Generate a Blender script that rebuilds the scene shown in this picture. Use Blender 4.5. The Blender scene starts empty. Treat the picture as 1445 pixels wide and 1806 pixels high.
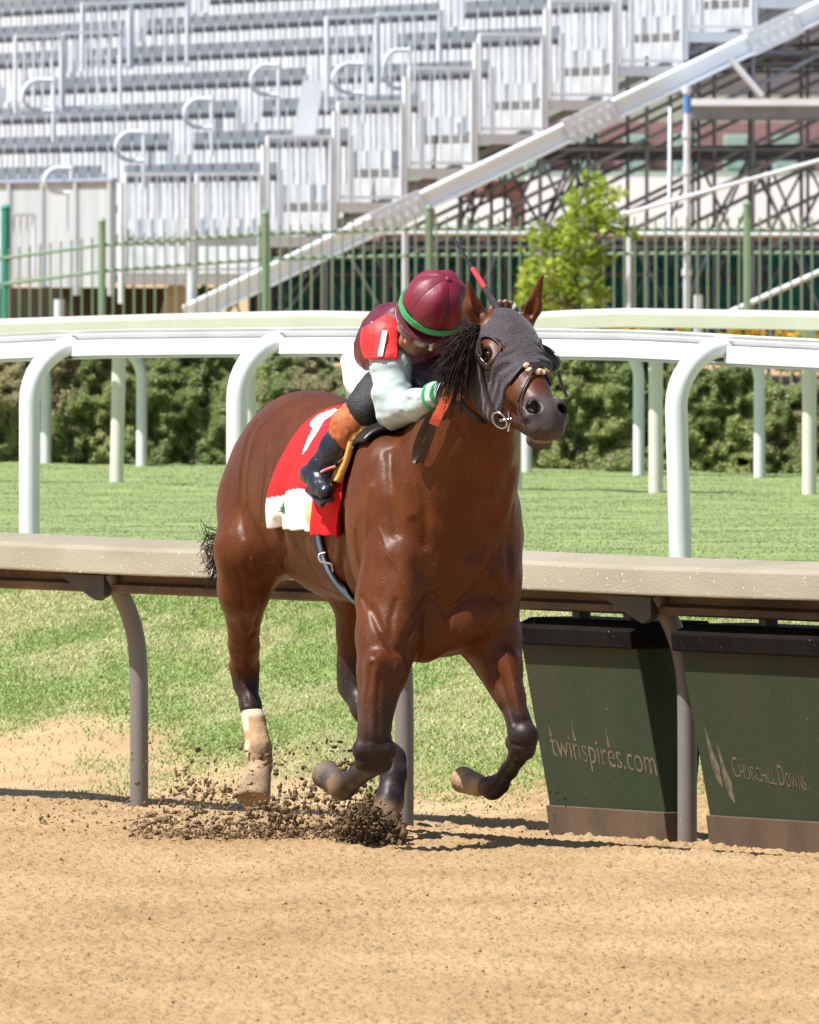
import bpy, math, random
import numpy as np
from math import radians as R
random.seed(7)
RNG = np.random.default_rng(11)
SC = bpy.context.scene
COL = SC.collection

# ---------------------------------------------------------------- camera
F = 25000.0            # focal length in photograph pixels (photograph 1445 px wide)
HZ = 430.0             # row of the horizon
CZ = 2.23              # height of the lens above the foot of the track rail
cam = bpy.data.cameras.new('camera'); camo = bpy.data.objects.new('camera', cam); COL.objects.link(camo)
camo.location = (0, 0, CZ); camo.rotation_euler = (R(90), 0, 0)
cam.sensor_fit = 'HORIZONTAL'; cam.sensor_width = 36.0; cam.lens = 36.0 * F / 1445.0
cam.shift_y = -(903.0 - HZ) / 1445.0
cam.clip_start = 1.0; cam.clip_end = 3000.0
cam.dof.use_dof = True; cam.dof.focus_distance = 49.6; cam.dof.aperture_fstop = 28.0
SC.camera = camo

# ---------------------------------------------------------------- light
W = bpy.data.worlds.new('World'); SC.world = W; W.use_nodes = True
SUN = np.array([-0.52, -0.27, 1.0]); SUN /= np.linalg.norm(SUN)
elev = math.asin(SUN[2]); azim = math.atan2(SUN[0], SUN[1])
nt = W.node_tree; nt.nodes.clear()
sky = nt.nodes.new('ShaderNodeTexSky'); sky.sky_type = 'NISHITA'; sky.sun_disc = False
sky.sun_elevation = elev; sky.sun_rotation = azim
bgn = nt.nodes.new('ShaderNodeBackground'); bgn.inputs['Strength'].default_value = 0.078
wo = nt.nodes.new('ShaderNodeOutputWorld')
nt.links.new(sky.outputs[0], bgn.inputs[0]); nt.links.new(bgn.outputs[0], wo.inputs[0])
sl = bpy.data.lights.new('sun', 'SUN'); sl.energy = 5.0; sl.angle = R(0.5); sl.color = (1.0, 0.97, 0.925)
so = bpy.data.objects.new('sun', sl); COL.objects.link(so)
from mathutils import Vector, Matrix
so.rotation_euler = Vector((SUN[0], SUN[1], SUN[2])).to_track_quat('Z', 'Y').to_euler()
SC.view_settings.view_transform = 'Standard'; SC.view_settings.look = 'None'
SC.view_settings.exposure = 0.82; SC.view_settings.gamma = 1.0
SC.cycles.max_bounces = 6; SC.cycles.diffuse_bounces = 3; SC.cycles.glossy_bounces = 3
SC.cycles.transparent_max_bounces = 12

# ---------------------------------------------------------------- helpers
def at(px, py, D):
    """world point seen at photograph pixel px, py at distance D"""
    return np.array([(px - 722.5) * D / F, D, CZ - (py - HZ) * D / F])
def P(px, py, d):
    return at(px, py, 50.0 + d)
def toN(v): return (0.8, 0.8, 0.8)

def tag(o, label=None, cat=None, group=None, kind=None):
    if label: o['label'] = label
    if cat: o['category'] = cat
    if group: o['group'] = group
    if kind: o['kind'] = kind
    return o
def empty(name, loc, label=None, cat=None, group=None, kind=None):
    o = bpy.data.objects.new(name, None); COL.objects.link(o); o.location = tuple(float(c) for c in loc)
    o.empty_display_size = 0.1
    return tag(o, label, cat, group, kind)
def wloc(o):
    v = Vector((0, 0, 0))
    while o is not None:
        v = v + o.location; o = o.parent
    return v
def link_mesh(name, me, mats, parent=None, smooth=False, label=None, cat=None, group=None, kind=None, origin=None):
    """mesh verts are given in world space; the object's origin goes to `origin` or the bounds' base"""
    o = bpy.data.objects.new(name, me)
    for m in (mats if isinstance(mats, (list, tuple)) else [mats]): me.materials.append(m)
    n = len(me.vertices); co = np.empty(n * 3, np.float32); me.vertices.foreach_get('co', co); co = co.reshape(-1, 3)
    if origin is None:
        lo, hi = co.min(0), co.max(0); origin = np.array([(lo[0] + hi[0]) / 2, (lo[1] + hi[1]) / 2, lo[2]])
    origin = np.array(origin, float)
    me.vertices.foreach_set('co', (co - origin.astype(np.float32)).ravel().astype(np.float32))
    if smooth: me.polygons.foreach_set('use_smooth', np.ones(len(me.polygons), bool))
    me.update()
    COL.objects.link(o)
    if parent is not None:
        o.parent = parent; pl = wloc(parent); o.location = Vector(origin) - pl
    else: o.location = Vector(origin)
    return tag(o, label, cat, group, kind)
def np_mesh(name, V, Fc):
    me = bpy.data.meshes.new(name)
    V = np.asarray(V, np.float32); Fc = np.asarray(Fc, np.int32); k = Fc.shape[1]
    me.vertices.add(len(V)); me.vertices.foreach_set('co', V.ravel())
    me.loops.add(Fc.size); me.loops.foreach_set('vertex_index', Fc.ravel())
    me.polygons.add(len(Fc)); me.polygons.foreach_set('loop_start', np.arange(0, Fc.size, k, dtype=np.int32))
    try: me.polygons.foreach_set('loop_total', np.full(len(Fc), k, np.int32))
    except Exception: pass
    me.update(calc_edges=True)
    return me
def vcol(me, C, name='Coat'):
    a = me.color_attributes.new(name, 'FLOAT_COLOR', 'POINT')
    C = np.asarray(C, np.float32)
    if C.shape[1] == 3: C = np.hstack([C, np.ones((len(C), 1), np.float32)])
    a.data.foreach_set('color', C.ravel())

def cr(pts, n=6):
    """Catmull-Rom through the points"""
    p = [np.array(q, float) for q in pts]; p = [2 * p[0] - p[1]] + p + [2 * p[-1] - p[-2]]; o = []
    for i in range(1, len(p) - 2):
        for k in range(n):
            t = k / n
            o.append(.5 * ((2 * p[i]) + (-p[i - 1] + p[i + 1]) * t + (2 * p[i - 1] - 5 * p[i] + 4 * p[i + 1] - p[i + 2]) * t * t + (-p[i - 1] + 3 * p[i] - 3 * p[i + 1] + p[i + 2]) * t ** 3))
    o.append(p[-2]); return o

class MB:
    """collects boxes, bars, tubes, sheets into ONE mesh (world coordinates)"""
    def __init__(s): s.v = []; s.f = []; s.m = []; s.mi = 0; s.sm = []
    def add(s, V, Fs, smooth=False):
        b = len(s.v); s.v.extend([tuple(float(c) for c in v) for v in V])
        for f in Fs: s.f.append(tuple(i + b for i in f)); s.m.append(s.mi); s.sm.append(smooth)
    def box(s, c, ex, ey, ez):
        """centre and three half-extent vectors"""
        c, ex, ey, ez = [np.array(q, float) for q in (c, ex, ey, ez)]
        V = [c + a * ex + b * ey + g * ez for a in (-1, 1) for b in (-1, 1) for g in (-1, 1)]
        s.add(V, [(0, 1, 3, 2), (4, 6, 7, 5), (0, 4, 5, 1), (2, 3, 7, 6), (0, 2, 6, 4), (1, 5, 7, 3)])
    def bar(s, a, b, w, h, up=(0, 0, 1)):
        """bar from a to b, w wide, h high"""
        a, b, up = np.array(a, float), np.array(b, float), np.array(up, float)
        d = b - a; L = np.linalg.norm(d); d /= L
        sd = np.cross(d, up); sd /= (np.linalg.norm(sd) + 1e-9); u2 = np.cross(sd, d)
        s.box((a + b) / 2, d * L / 2, sd * w / 2, u2 * h / 2)
    def tube(s, pts, rad, n=10, cap=True):
        pts = [np.array(p, float) for p in pts]; N = len(pts)
        rad = [rad] * N if np.isscalar(rad) else list(rad)
        V = []; prev = None
        for i, p in enumerate(pts):
            t = pts[min(i + 1, N - 1)] - pts[max(i - 1, 0)]; t /= (np.linalg.norm(t) + 1e-12)
            if prev is None:
                a = np.array([0, 0, 1.0]) if abs(t[2]) < .9 else np.array([1.0, 0, 0])
            else: a = prev
            u = a - t * np.dot(a, t); u /= (np.linalg.norm(u) + 1e-12); prev = u; w = np.cross(t, u)
            for k in range(n):
                th = 2 * math.pi * k / n
                V.append(p + rad[i] * (math.cos(th) * u + math.sin(th) * w))
        Fs = []
        for i in range(N - 1):
            for k in range(n):
                a, b = i * n + k, i * n + (k + 1) % n
                Fs.append((a, b, b + n, a + n))
        s.add(V, Fs, True)
        if cap:
            s.add(V[:n], [tuple(range(n))[::-1]]); s.add(V[-n:], [tuple(range(n))])
    def ribbon(s, pts, side, w, t):
        """flat strap: centre line pts, side direction(s), width and thickness"""
        pts = [np.array(p, float) for p in pts]; N = len(pts)
        sd = [np.array(side, float)] * N if np.ndim(side) == 1 else [np.array(q, float) for q in side]
        ws = [w] * N if np.isscalar(w) else list(w)
        V = []
        for i, p in enumerate(pts):
            tt = pts[min(i + 1, N - 1)] - pts[max(i - 1, 0)]; tt /= (np.linalg.norm(tt) + 1e-12)
            q = sd[i] - tt * np.dot(sd[i], tt); q /= (np.linalg.norm(q) + 1e-12); nn = np.cross(tt, q)
            for a, b in ((-1, -1), (1, -1), (1, 1), (-1, 1)): V.append(p + q * a * ws[i] / 2 + nn * b * t / 2)
        Fs = [(0, 1, 2, 3), (N * 4 - 1, N * 4 - 2, N * 4 - 3, N * 4 - 4)]
        for i in range(N - 1):
            for k in range(4):
                a, b = i * 4 + k, i * 4 + (k + 1) % 4
                Fs.append((a, a + 4, b + 4, b))
        s.add(V, Fs)
    def extrude(s, poly, vec):
        """closed 3-D outline pushed along vec"""
        n = len(poly); A = [np.array(p, float) for p in poly]; B = [p + np.array(vec, float) for p in A]
        s.add(A + B, [tuple(range(n)), tuple(range(2 * n - 1, n - 1, -1))] + [(i, i + n, (i + 1) % n + n, (i + 1) % n) for i in range(n)])
    def build(s, name, mats, parent=None, bevel=0, **kw):
        me = bpy.data.meshes.new(name); me.from_pydata(s.v, [], s.f)
        me.polygons.foreach_set('material_index', np.array(s.m, np.int32))
        me.polygons.foreach_set('use_smooth', np.array(s.sm, bool))
        o = link_mesh(name, me, mats, parent, **kw)
        if bevel:
            b = o.modifiers.new('bevel', 'BEVEL'); b.width = bevel; b.segments = 2; b.limit_method = 'ANGLE'
        return o

def mat(name, col, col2=None, scale=8.0, rough=0.5, bump=0.0, bscale=None, metal=0.0, spec=0.5, stretch=(1, 1, 1), detail=4,
        attr=None, coat=0.0, sheen=0.0, thin=0.0, mix=(0.35, 0.65), alpha=None, rvar=0.0, spots=None):
    m = bpy.data.materials.new(name); m.use_nodes = True; t = m.node_tree; n = t.nodes; L = t.links
    b = n['Principled BSDF']
    b.inputs['Roughness'].default_value = rough; b.inputs['Metallic'].default_value = metal
    b.inputs['Specular IOR Level'].default_value = spec
    b.inputs['Coat Weight'].default_value = coat; b.inputs['Coat Roughness'].default_value = 0.36
    b.inputs['Sheen Weight'].default_value = sheen
    tc = n.new('ShaderNodeTexCoord'); mp = n.new('ShaderNodeMapping'); mp.inputs['Scale'].default_value = stretch
    L.new(tc.outputs['Object'], mp.inputs[0])
    nz = n.new('ShaderNodeTexNoise'); nz.inputs['Scale'].default_value = scale; nz.inputs['Detail'].default_value = detail
    L.new(mp.outputs[0], nz.inputs['Vector'])
    rp = n.new('ShaderNodeValToRGB')
    c2 = col2 if col2 else tuple(c * 0.82 for c in col)
    rp.color_ramp.elements[0].position = mix[0]; rp.color_ramp.elements[1].position = mix[1]
    rp.color_ramp.elements[0].color = (*c2, 1); rp.color_ramp.elements[1].color = (*col, 1)
    L.new(nz.outputs[0], rp.inputs[0]); out = rp.outputs[0]
    if attr:
        va = n.new('ShaderNodeVertexColor'); va.layer_name = attr
        mx = n.new('ShaderNodeMix'); mx.data_type = 'RGBA'; mx.blend_type = 'MULTIPLY'; mx.inputs[0].default_value = 1.0
        L.new(va.outputs[0], mx.inputs[6]); L.new(out, mx.inputs[7]); out = mx.outputs[2]
    if spots:                      # small specks of mud: (scale, threshold, colour)
        vo = n.new('ShaderNodeTexNoise'); vo.inputs['Scale'].default_value = spots[0]; vo.inputs['Detail'].default_value = 2
        L.new(tc.outputs['Object'], vo.inputs['Vector'])
        r2 = n.new('ShaderNodeValToRGB'); r2.color_ramp.elements[0].position = spots[1]; r2.color_ramp.elements[1].position = spots[1] + .03
        L.new(vo.outputs[0], r2.inputs[0])
        mx = n.new('ShaderNodeMix'); mx.data_type = 'RGBA'; L.new(r2.outputs[0], mx.inputs[0]); L.new(out, mx.inputs[6])
        mx.inputs[7].default_value = (*spots[2], 1); out = mx.outputs[2]
    L.new(out, b.inputs['Base Color'])
    if rvar:
        mr = n.new('ShaderNodeMapRange'); mr.inputs['To Min'].default_value = rough - rvar; mr.inputs['To Max'].default_value = rough + rvar
        L.new(nz.outputs[0], mr.inputs[0]); L.new(mr.outputs[0], b.inputs['Roughness'])
    if bump:
        bz = n.new('ShaderNodeTexNoise'); bz.inputs['Scale'].default_value = bscale or scale * 6; bz.inputs['Detail'].default_value = 5
        L.new(mp.outputs[0], bz.inputs['Vector'])
        bp = n.new('ShaderNodeBump'); bp.inputs['Strength'].default_value = min(1, bump); bp.inputs['Distance'].default_value = 0.01 * max(1, bump)
        L.new(bz.outputs[0], bp.inputs['Height']); L.new(bp.outputs[0], b.inputs['Normal'])
    if thin:
        tr = n.new('ShaderNodeBsdfTranslucent'); L.new(out, tr.inputs[0])
        ms = n.new('ShaderNodeMixShader'); ms.inputs[0].default_value = thin
        L.new(b.outputs[0], ms.inputs[1]); L.new(tr.outputs[0], ms.inputs[2])
        L.new(ms.outputs[0], n['Material Output'].inputs[0])
    return m

# value noise in numpy
def _hash(i, j, k, s):
    h = (i * 374761393 + j * 668265263 + k * 2147483647 + s * 974634777) & 0xffffffff
    h = ((h ^ (h >> 13)) * 1274126177) & 0xffffffff
    return ((h ^ (h >> 16)) & 0xffff) / 65535.0
def vnoise(p, scale, seed=0):
    q = np.asarray(p, float) * scale; b = np.floor(q).astype(np.int64); f = q - b; f = f * f * (3 - 2 * f)
    o = 0
    for a in (0, 1):
        for c in (0, 1):
            for e in (0, 1):
                w = (f[:, 0] if a else 1 - f[:, 0]) * (f[:, 1] if c else 1 - f[:, 1]) * (f[:, 2] if e else 1 - f[:, 2])
                o = o + w * _hash(b[:, 0] + a, b[:, 1] + c, b[:, 2] + e, seed)
    return o * 2 - 1
def sstep(a, b, x):
    t = np.clip((x - a) / (b - a), 0, 1); return t * t * (3 - 2 * t)

# ---------------------------------------------------------------- implicit bodies
def smin(a, b, k):
    h = np.maximum(k - np.abs(a - b), 0) / k
    return np.minimum(a, b) - h * h * k * 0.25
def smax(a, b, k): return -smin(-a, -b, k)
def d_cone(p, a, b, ra, rb):
    ab = b - a; L2 = ab @ ab + 1e-12
    t = np.clip(((p - a) @ ab) / L2, 0, 1)
    return np.linalg.norm(p - a - t[:, None] * ab, axis=1) - (ra + (rb - ra) * t)
def d_ell(p, c, M, s):
    q = (p - c) @ M.T
    k0 = np.linalg.norm(q / s, axis=1); k1 = np.linalg.norm(q / (s * s), axis=1) + 1e-9
    return k0 * (k0 - 1) / k1
class SDF:
    """ordered list of smooth-blended primitives"""
    def __init__(s): s.pr = []
    def cone(s, a, b, ra, rb, k=0.03, op=1):
        a, b = np.array(a, float), np.array(b, float); r = max(ra, rb)
        s.pr.append((op, k, np.minimum(a, b) - r, np.maximum(a, b) + r, lambda p: d_cone(p, a, b, ra, rb))); return s
    def chain(s, pts, k=0.03):
        for (a, ra), (b, rb) in zip(pts[:-1], pts[1:]): s.cone(a, b, ra, rb, k)
        return s
    def ell(s, c, axes, semi, k=0.03, op=1):
        c = np.array(c, float); M = np.array(axes, float); M = M / np.linalg.norm(M, axis=1)[:, None]; semi = np.array(semi, float)
        ext = np.sqrt(((M * semi[:, None]) ** 2).sum(0))
        s.pr.append((op, k, c - ext, c + ext, lambda p: d_ell(p, c, M, semi))); return s
    def __call__(s, p, margin=0.03):
        d = np.full(len(p), 1.0)
        for op, k, lo, hi, fn in s.pr:
            m = k + margin
            idx = np.nonzero(np.all((p > lo - m) & (p < hi + m), axis=1))[0]
            if len(idx) == 0: continue
            q = fn(p[idx])
            d[idx] = smin(d[idx], q, k) if op > 0 else smax(d[idx], -q, k)
        return d
    def bounds(s, pad=0.03):
        lo = np.min([q[2] for q in s.pr if q[0] > 0], axis=0) - pad; hi = np.max([q[3] for q in s.pr if q[0] > 0], axis=0) + pad
        return lo, hi

def surface(fn, lo, hi, h, levels=3):
    """dual-contour the zero set of fn(p, margin) inside the box: octree search, then surface nets"""
    lo = np.array(lo, float); hi = np.array(hi, float)
    H = h * 2 ** levels
    n = np.ceil((hi - lo) / H).astype(int)
    g = np.stack(np.meshgrid(*[np.arange(k) for k in n], indexing='ij'), -1).reshape(-1, 3)
    for lv in range(levels, -1, -1):
        cs = h * 2 ** lv
        c = lo + (g + 0.5) * cs
        d = fn(c, cs * 2.0 + 0.01)
        g = g[np.abs(d) < cs * (1.35 if lv else 2.2) + (0.016 if lv else 0)]
        if lv:
            g = (g[:, None, :] * 2 + np.array([[a, b, e] for a in (0, 1) for b in (0, 1) for e in (0, 1)])[None]).reshape(-1, 3)
    S = np.array([1, 4096, 4096 * 4096], np.int64)
    key = (g + 2) @ S
    o = np.argsort(key); g = g[o]; key = key[o]
    offs = np.array([[a, b, e] for e in (0, 1) for b in (0, 1) for a in (0, 1)])
    ck = key[:, None] + (offs @ S)[None]
    uk, inv = np.unique(ck.ravel(), return_inverse=True); inv = inv.reshape(-1, 8)
    up = np.stack([uk % 4096, (uk // 4096) % 4096, uk // (4096 * 4096)], -1) - 2
    val = fn(lo + up * h, 0.02)
    cv = val[inv]
    mixed = (cv.min(1) < 0) & (cv.max(1) >= 0)
    g, key, cv = g[mixed], key[mixed], cv[mixed]
    edges = [(0, 1), (2, 3), (4, 5), (6, 7), (0, 2), (1, 3), (4, 6), (5, 7), (0, 4), (1, 5), (2, 6), (3, 7)]
    acc = np.zeros((len(g), 3)); cnt = np.zeros(len(g))
    for a, b in edges:
        va, vb = cv[:, a], cv[:, b]; c = (va < 0) != (vb < 0)
        t = np.where(c, va / np.where(c, va - vb, 1), 0)
        pt = offs[a] + t[:, None] * (offs[b] - offs[a])
        acc += pt * c[:, None]; cnt += c
    V = lo + (g + acc / cnt[:, None]) * h
    def find(k):
        i = np.searchsorted(key, k); i = np.clip(i, 0, len(key) - 1)
        return np.where(key[i] == k, i, -1)
    Q = []
    me_ = np.arange(len(g))
    for ax, (u, w) in enumerate(((1, 2), (2, 0), (0, 1))):
        e1 = [1, 2, 4][ax]
        c0 = cv[:, 0] < 0; c1 = cv[:, e1] < 0
        sel = c0 != c1
        a = me_[sel]; b = find(key[sel] - S[u]); c = find(key[sel] - S[u] - S[w]); d = find(key[sel] - S[w])
        q = np.stack([a, b, c, d], 1); fl = c0[sel]
        q[~fl] = q[~fl][:, ::-1]
        Q.append(q[(q >= 0).all(1)])
    Q = np.concatenate(Q)
    # one relaxed projection step
    for _ in range(1):
        e = h * 0.5; d0 = fn(V, 0.02)
        G = np.stack([fn(V + e * np.eye(3)[i], 0.02) - d0 for i in range(3)], 1) / e
        gn = np.linalg.norm(G, axis=1)[:, None] + 1e-6
        V = V - np.clip(d0, -h * .7, h * .7)[:, None] * G / gn / np.maximum(gn, .5)
    # drop unused
    return V, Q
# ================================================================ THE SETTING
def ground_z(x, y):
    """height of the land: track falling gently to its rail, bank, then the level turf course"""
    # distance past the track rail line, measured away from the camera
    yr = 53.99 - 1.615 * (x + .037)          # the rail line
    t = y - yr
    z = np.where(t < 0, .12 * sstep(0, -3.6, t), 0)
    z = z + .70 * sstep(1.0, 10.5, t + .5 * vnoise(np.stack([x, y * .3, x * 0], -1), 1.2, 3)) 
    return z
M_dirt = mat('track_dirt', (.350, .240, .127), (.262, .170, .086), 1.6, rough=.95, bump=1.2, bscale=55, spec=.1, stretch=(1, .6, 1), mix=(.30, .70), spots=(34, .74, (.29, .18, .092)))
def grid(x0, x1, nx, y0, y1, ny, zf, skew=0, warp=1.0):
    u = np.linspace(x0, x1, nx); v = np.linspace(0, 1, ny) ** warp * (y1 - y0) + y0
    X, Y = np.meshgrid(u, v, indexing='ij'); X, Y = X.ravel(), Y.ravel(); Y = Y + skew * X
    Z = zf(X, Y)
    i = np.arange(nx * ny).reshape(nx, ny)
    Q = np.stack([i[:-1, :-1], i[1:, :-1], i[1:, 1:], i[:-1, 1:]], -1).reshape(-1, 4)
    return np.stack([X, Y, Z], -1), Q
def dirt_z(x, y):
    p = np.stack([x, y, x * 0], -1)
    z = ground_z(x, y)
    yr = 53.99 - 1.615 * (x + .037); t = y - yr
    # harrow furrows run along the rail
    s = (x * .85 + y * .52)
    z = z + .004 * vnoise(p * [1, .45, 1], 9, 1) + .0045 * vnoise(p * [1, .8, 1], 30, 2) + .0100 * vnoise(p * [1, .9, 1], 58, 4)
    z = z + .002 * np.sin(s * 62 + 3 * vnoise(p, 1.5, 7)) + .014 * np.clip(vnoise(p, 21, 9) - .5, 0, 1) * (1 + 1.2 * sstep(-2.2, -.6, t) * sstep(1.2, .2, t))
    z = z + .012 * vnoise(p, 1.3, 12) * sstep(-1.6, -.4, t)
    z = z + .015 * sstep(-.75, -.15, t) * sstep(.5, .1, t)            # soil pushed up at the foot of the rail
    return z
V, Q = grid(-1.75, 1.75, 370, 34, 56.5, 1900, dirt_z, skew=-.35)
link_mesh('dirt_track', np_mesh('dirt_track', V, Q), M_dirt, smooth=True, kind='structure')
# rough outer sheet of the whole ground, to the horizon
M_far = mat('far_ground', (.46, .31, .165), (.36, .23, .115), .8, rough=.95, bump=.6, bscale=30, spec=.1)
V, Q = grid(-400, 400, 60, 0, 900, 120, lambda x, y: np.where(y < 62, -.20, np.where(y < 100, -.1, .52)) , warp=1.6)
link_mesh('ground', np_mesh('ground', V, Q), M_far, kind='structure')
# turf: soil sheet plus blades
def turf_z(x, y):
    p = np.stack([x, y, x * 0], -1)
    return ground_z(x, y) + .012 * vnoise(p, 2.2, 5) + .004
M_turf = bpy.data.materials.new('turf_soil'); M_turf.use_nodes = True
t_ = M_turf.node_tree; n_ = t_.nodes; b_ = n_['Principled BSDF']; b_.inputs['Roughness'].default_value = .95; b_.inputs['Specular IOR Level'].default_value = .1
va_ = n_.new('ShaderNodeVertexColor'); va_.layer_name = 'Coat'; t_.links.new(va_.outputs[0], b_.inputs['Base Color'])
def turf_t(x, y): return y - (53.99 - 1.615 * (x + .037))
def bare(x, y):      # how bare the ground is: dirt near the track, grass beyond
    t = turf_t(x, y); p = np.stack([x, y * .45, x * 0], -1)
    return np.clip(sstep(4.7, 2.4, t + 1.5 * vnoise(p, 1.6, 21) + .5 * vnoise(p, 6, 22)), 0, 1)
V, Q = grid(-9, 9, 300, 48, 118, 760, turf_z, skew=0, warp=1.5)
keep = turf_t(V[Q[:, 0], 0], V[Q[:, 0], 1]) > .1
Q = Q[keep]
bb = bare(V[:, 0], V[:, 1])[:, None]; n1 = vnoise(V, 5, 3)[:, None]
C = np.array([.195, .245, .095]) * (1 + .14 * n1) * (1 - bb) + np.array([.37, .25, .14]) * (1 + .16 * n1) * bb
uid = np.unique(Q); rm = np.full(len(V), -1); rm[uid] = np.arange(len(uid))
me = np_mesh('turf_ground', V[uid], rm[Q]); vcol(me, C[uid]); link_mesh('turf_ground', me, M_turf, smooth=True, kind='structure')
def blades(name, n, y0, y1, xw, h, w, label, dens_fn, seed, cols, warp=1.0):
    r = np.random.default_rng(seed)
    y = y0 + (y1 - y0) * r.random(n) ** warp; x = (r.random(n) * 2 - 1) * xw(y)
    k = r.random(n) < dens_fn(x, y); x, y = x[k], y[k]; n = len(x)
    z = turf_z(x, y); a = r.random(n) * math.pi; hh = h * (.5 + r.random(n)) ; ww = w * (.6 + .8 * r.random(n))
    lean = (r.random((n, 2)) - .5) * 2.6 * hh[:, None] + np.array([.3, .2]) * hh[:, None]
    base = np.stack([x, y, z], -1); dx = np.stack([np.cos(a) * ww / 2, np.sin(a) * ww / 2, 0 * a], -1)
    tip = base + np.stack([lean[:, 0], lean[:, 1], hh], -1)
    md = base + np.stack([lean[:, 0] * .35, lean[:, 1] * .35, hh * .6], -1)
    V = np.stack([base - dx, base + dx, md + dx * .8, tip, md - dx * .8], 1).reshape(-1, 3)
    i = np.arange(n) * 5
    Q = np.concatenate([np.stack([i, i + 1, i + 2, i + 4], 1)])
    Tm = np.stack([i + 4, i + 2, i + 3, i + 3], 1)
    me = bpy.data.meshes.new(name)
    me.vertices.add(len(V)); me.vertices.foreach_set('co', V.astype(np.float32).ravel())
    tri = np.stack([i + 4, i + 2, i + 3], 1)
    li = np.concatenate([Q.ravel(), tri.ravel()]).astype(np.int32)
    me.loops.add(len(li)); me.loops.foreach_set('vertex_index', li)
    me.polygons.add(len(Q) + len(tri)); me.polygons.foreach_set('loop_start', np.concatenate([np.arange(len(Q)) * 4, len(Q) * 4 + np.arange(len(tri)) * 3]).astype(np.int32))
    me.update(calc_edges=True)
    p = np.stack([x, y, 0 * x], -1); f = sstep(-.35, .5, vnoise(p * [1, .5, 1], 2.6, 31) + .5 * vnoise(p * [1, .6, 1], 9, 32) + .35 * (r.random(n) - .5))[:, None]
    c = np.array(cols[0]) * (1 - f) + np.array(cols[1]) * f
    c = c * (.75 + .5 * r.random(n))[:, None]
    c = np.where((r.random(n) < .05)[:, None], np.array(cols[2]), c)
    vcol(me, np.repeat(c, 5, 0)); return link_mesh(name, me, M_blade, label=label, cat='grass', kind='stuff')
M_blade = mat('grass_blade', (1, 1, 1), (.9, .9, .9), 5, rough=.5, attr='Coat', thin=.4, spec=.3)
blades('bank_grass', 340000, 54.2, 68, lambda y: 2.1 + 0 * y, .013, .0065, 'short patchy green and straw coloured grass on the bank behind the track rail',
       lambda x, y: np.clip(1.05 - bare(x, y), 0, 1) * (turf_t(x, y) > .8), 5, [(.27, .35, .095), (.50, .47, .23), (.58, .48, .29)])
blades('turf_grass', 120000, 62, 99, lambda y: y * .032 + .3, .005, .007, 'smooth mown green grass of the turf course between the white rails',
       lambda x, y: .25 + .75 * sstep(64, 70, y), 6, [(.185, .255, .105), (.225, .290, .125), (.30, .34, .20)])

# ---------------------------------------------------------------- rails
M_white = mat('white_pvc', (.70, .71, .72), (.64, .65, .67), 3, rough=.35, spec=.4)
M_cream = mat('cream_pvc', (.66, .64, .55), (.60, .58, .49), 3, rough=.45, spec=.4)
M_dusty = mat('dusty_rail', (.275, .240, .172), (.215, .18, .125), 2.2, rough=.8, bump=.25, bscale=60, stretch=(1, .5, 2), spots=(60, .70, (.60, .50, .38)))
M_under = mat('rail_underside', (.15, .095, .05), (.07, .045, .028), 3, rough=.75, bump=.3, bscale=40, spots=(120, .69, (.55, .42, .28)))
M_galv = mat('grey_post', (.19, .18, .17), (.14, .115, .095), 3, rough=.6, stretch=(1, 1, .3), spots=(140, .71, (.55, .42, .30)))
M_dark = mat('dark_steel', (.035, .033, .03), (.06, .05, .04), 8, rough=.6)
# near rail: unit vectors along it and out over the track
RU = np.array([.5265, -.850, 0]); RU /= np.linalg.norm(RU); RN = np.array([-RU[1] * -1, RU[0] * -1, 0])
RN = np.array([RU[1], -RU[0], 0])          # towards the track, camera and left
R0 = np.array([-.037, 53.99, 0])
def rp_(s, n, z): return R0 + RU * s + RN * n + np.array([0, 0, z])
rail = empty('track_rail', R0, 'dusty tan safety rail with an overhanging cover on curved grey posts beside the dirt track', 'rail')
SP = 2.0
L0, L1 = -7.5, 7.5
def prof(prf, s0, s1, mb, wob=0):
    n = 26; S = np.linspace(s0, s1, n); k = len(prf); V = []
    for s_ in S:
        for a, z in prf: V.append(rp_(s_, a + .003 * math.sin(s_ * 3.1) * wob, z + .004 * math.sin(s_ * 1.7 + 1) * wob))
    Fs = []
    for i in range(n - 1):
        for j in range(k):
            a, b = i * k + j, i * k + (j + 1) % k; Fs.append((a, b, b + k, a + k))
    Fs += [tuple(range(k))[::-1], tuple(range((n - 1) * k, n * k))]
    mb.add(V, Fs)
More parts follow.
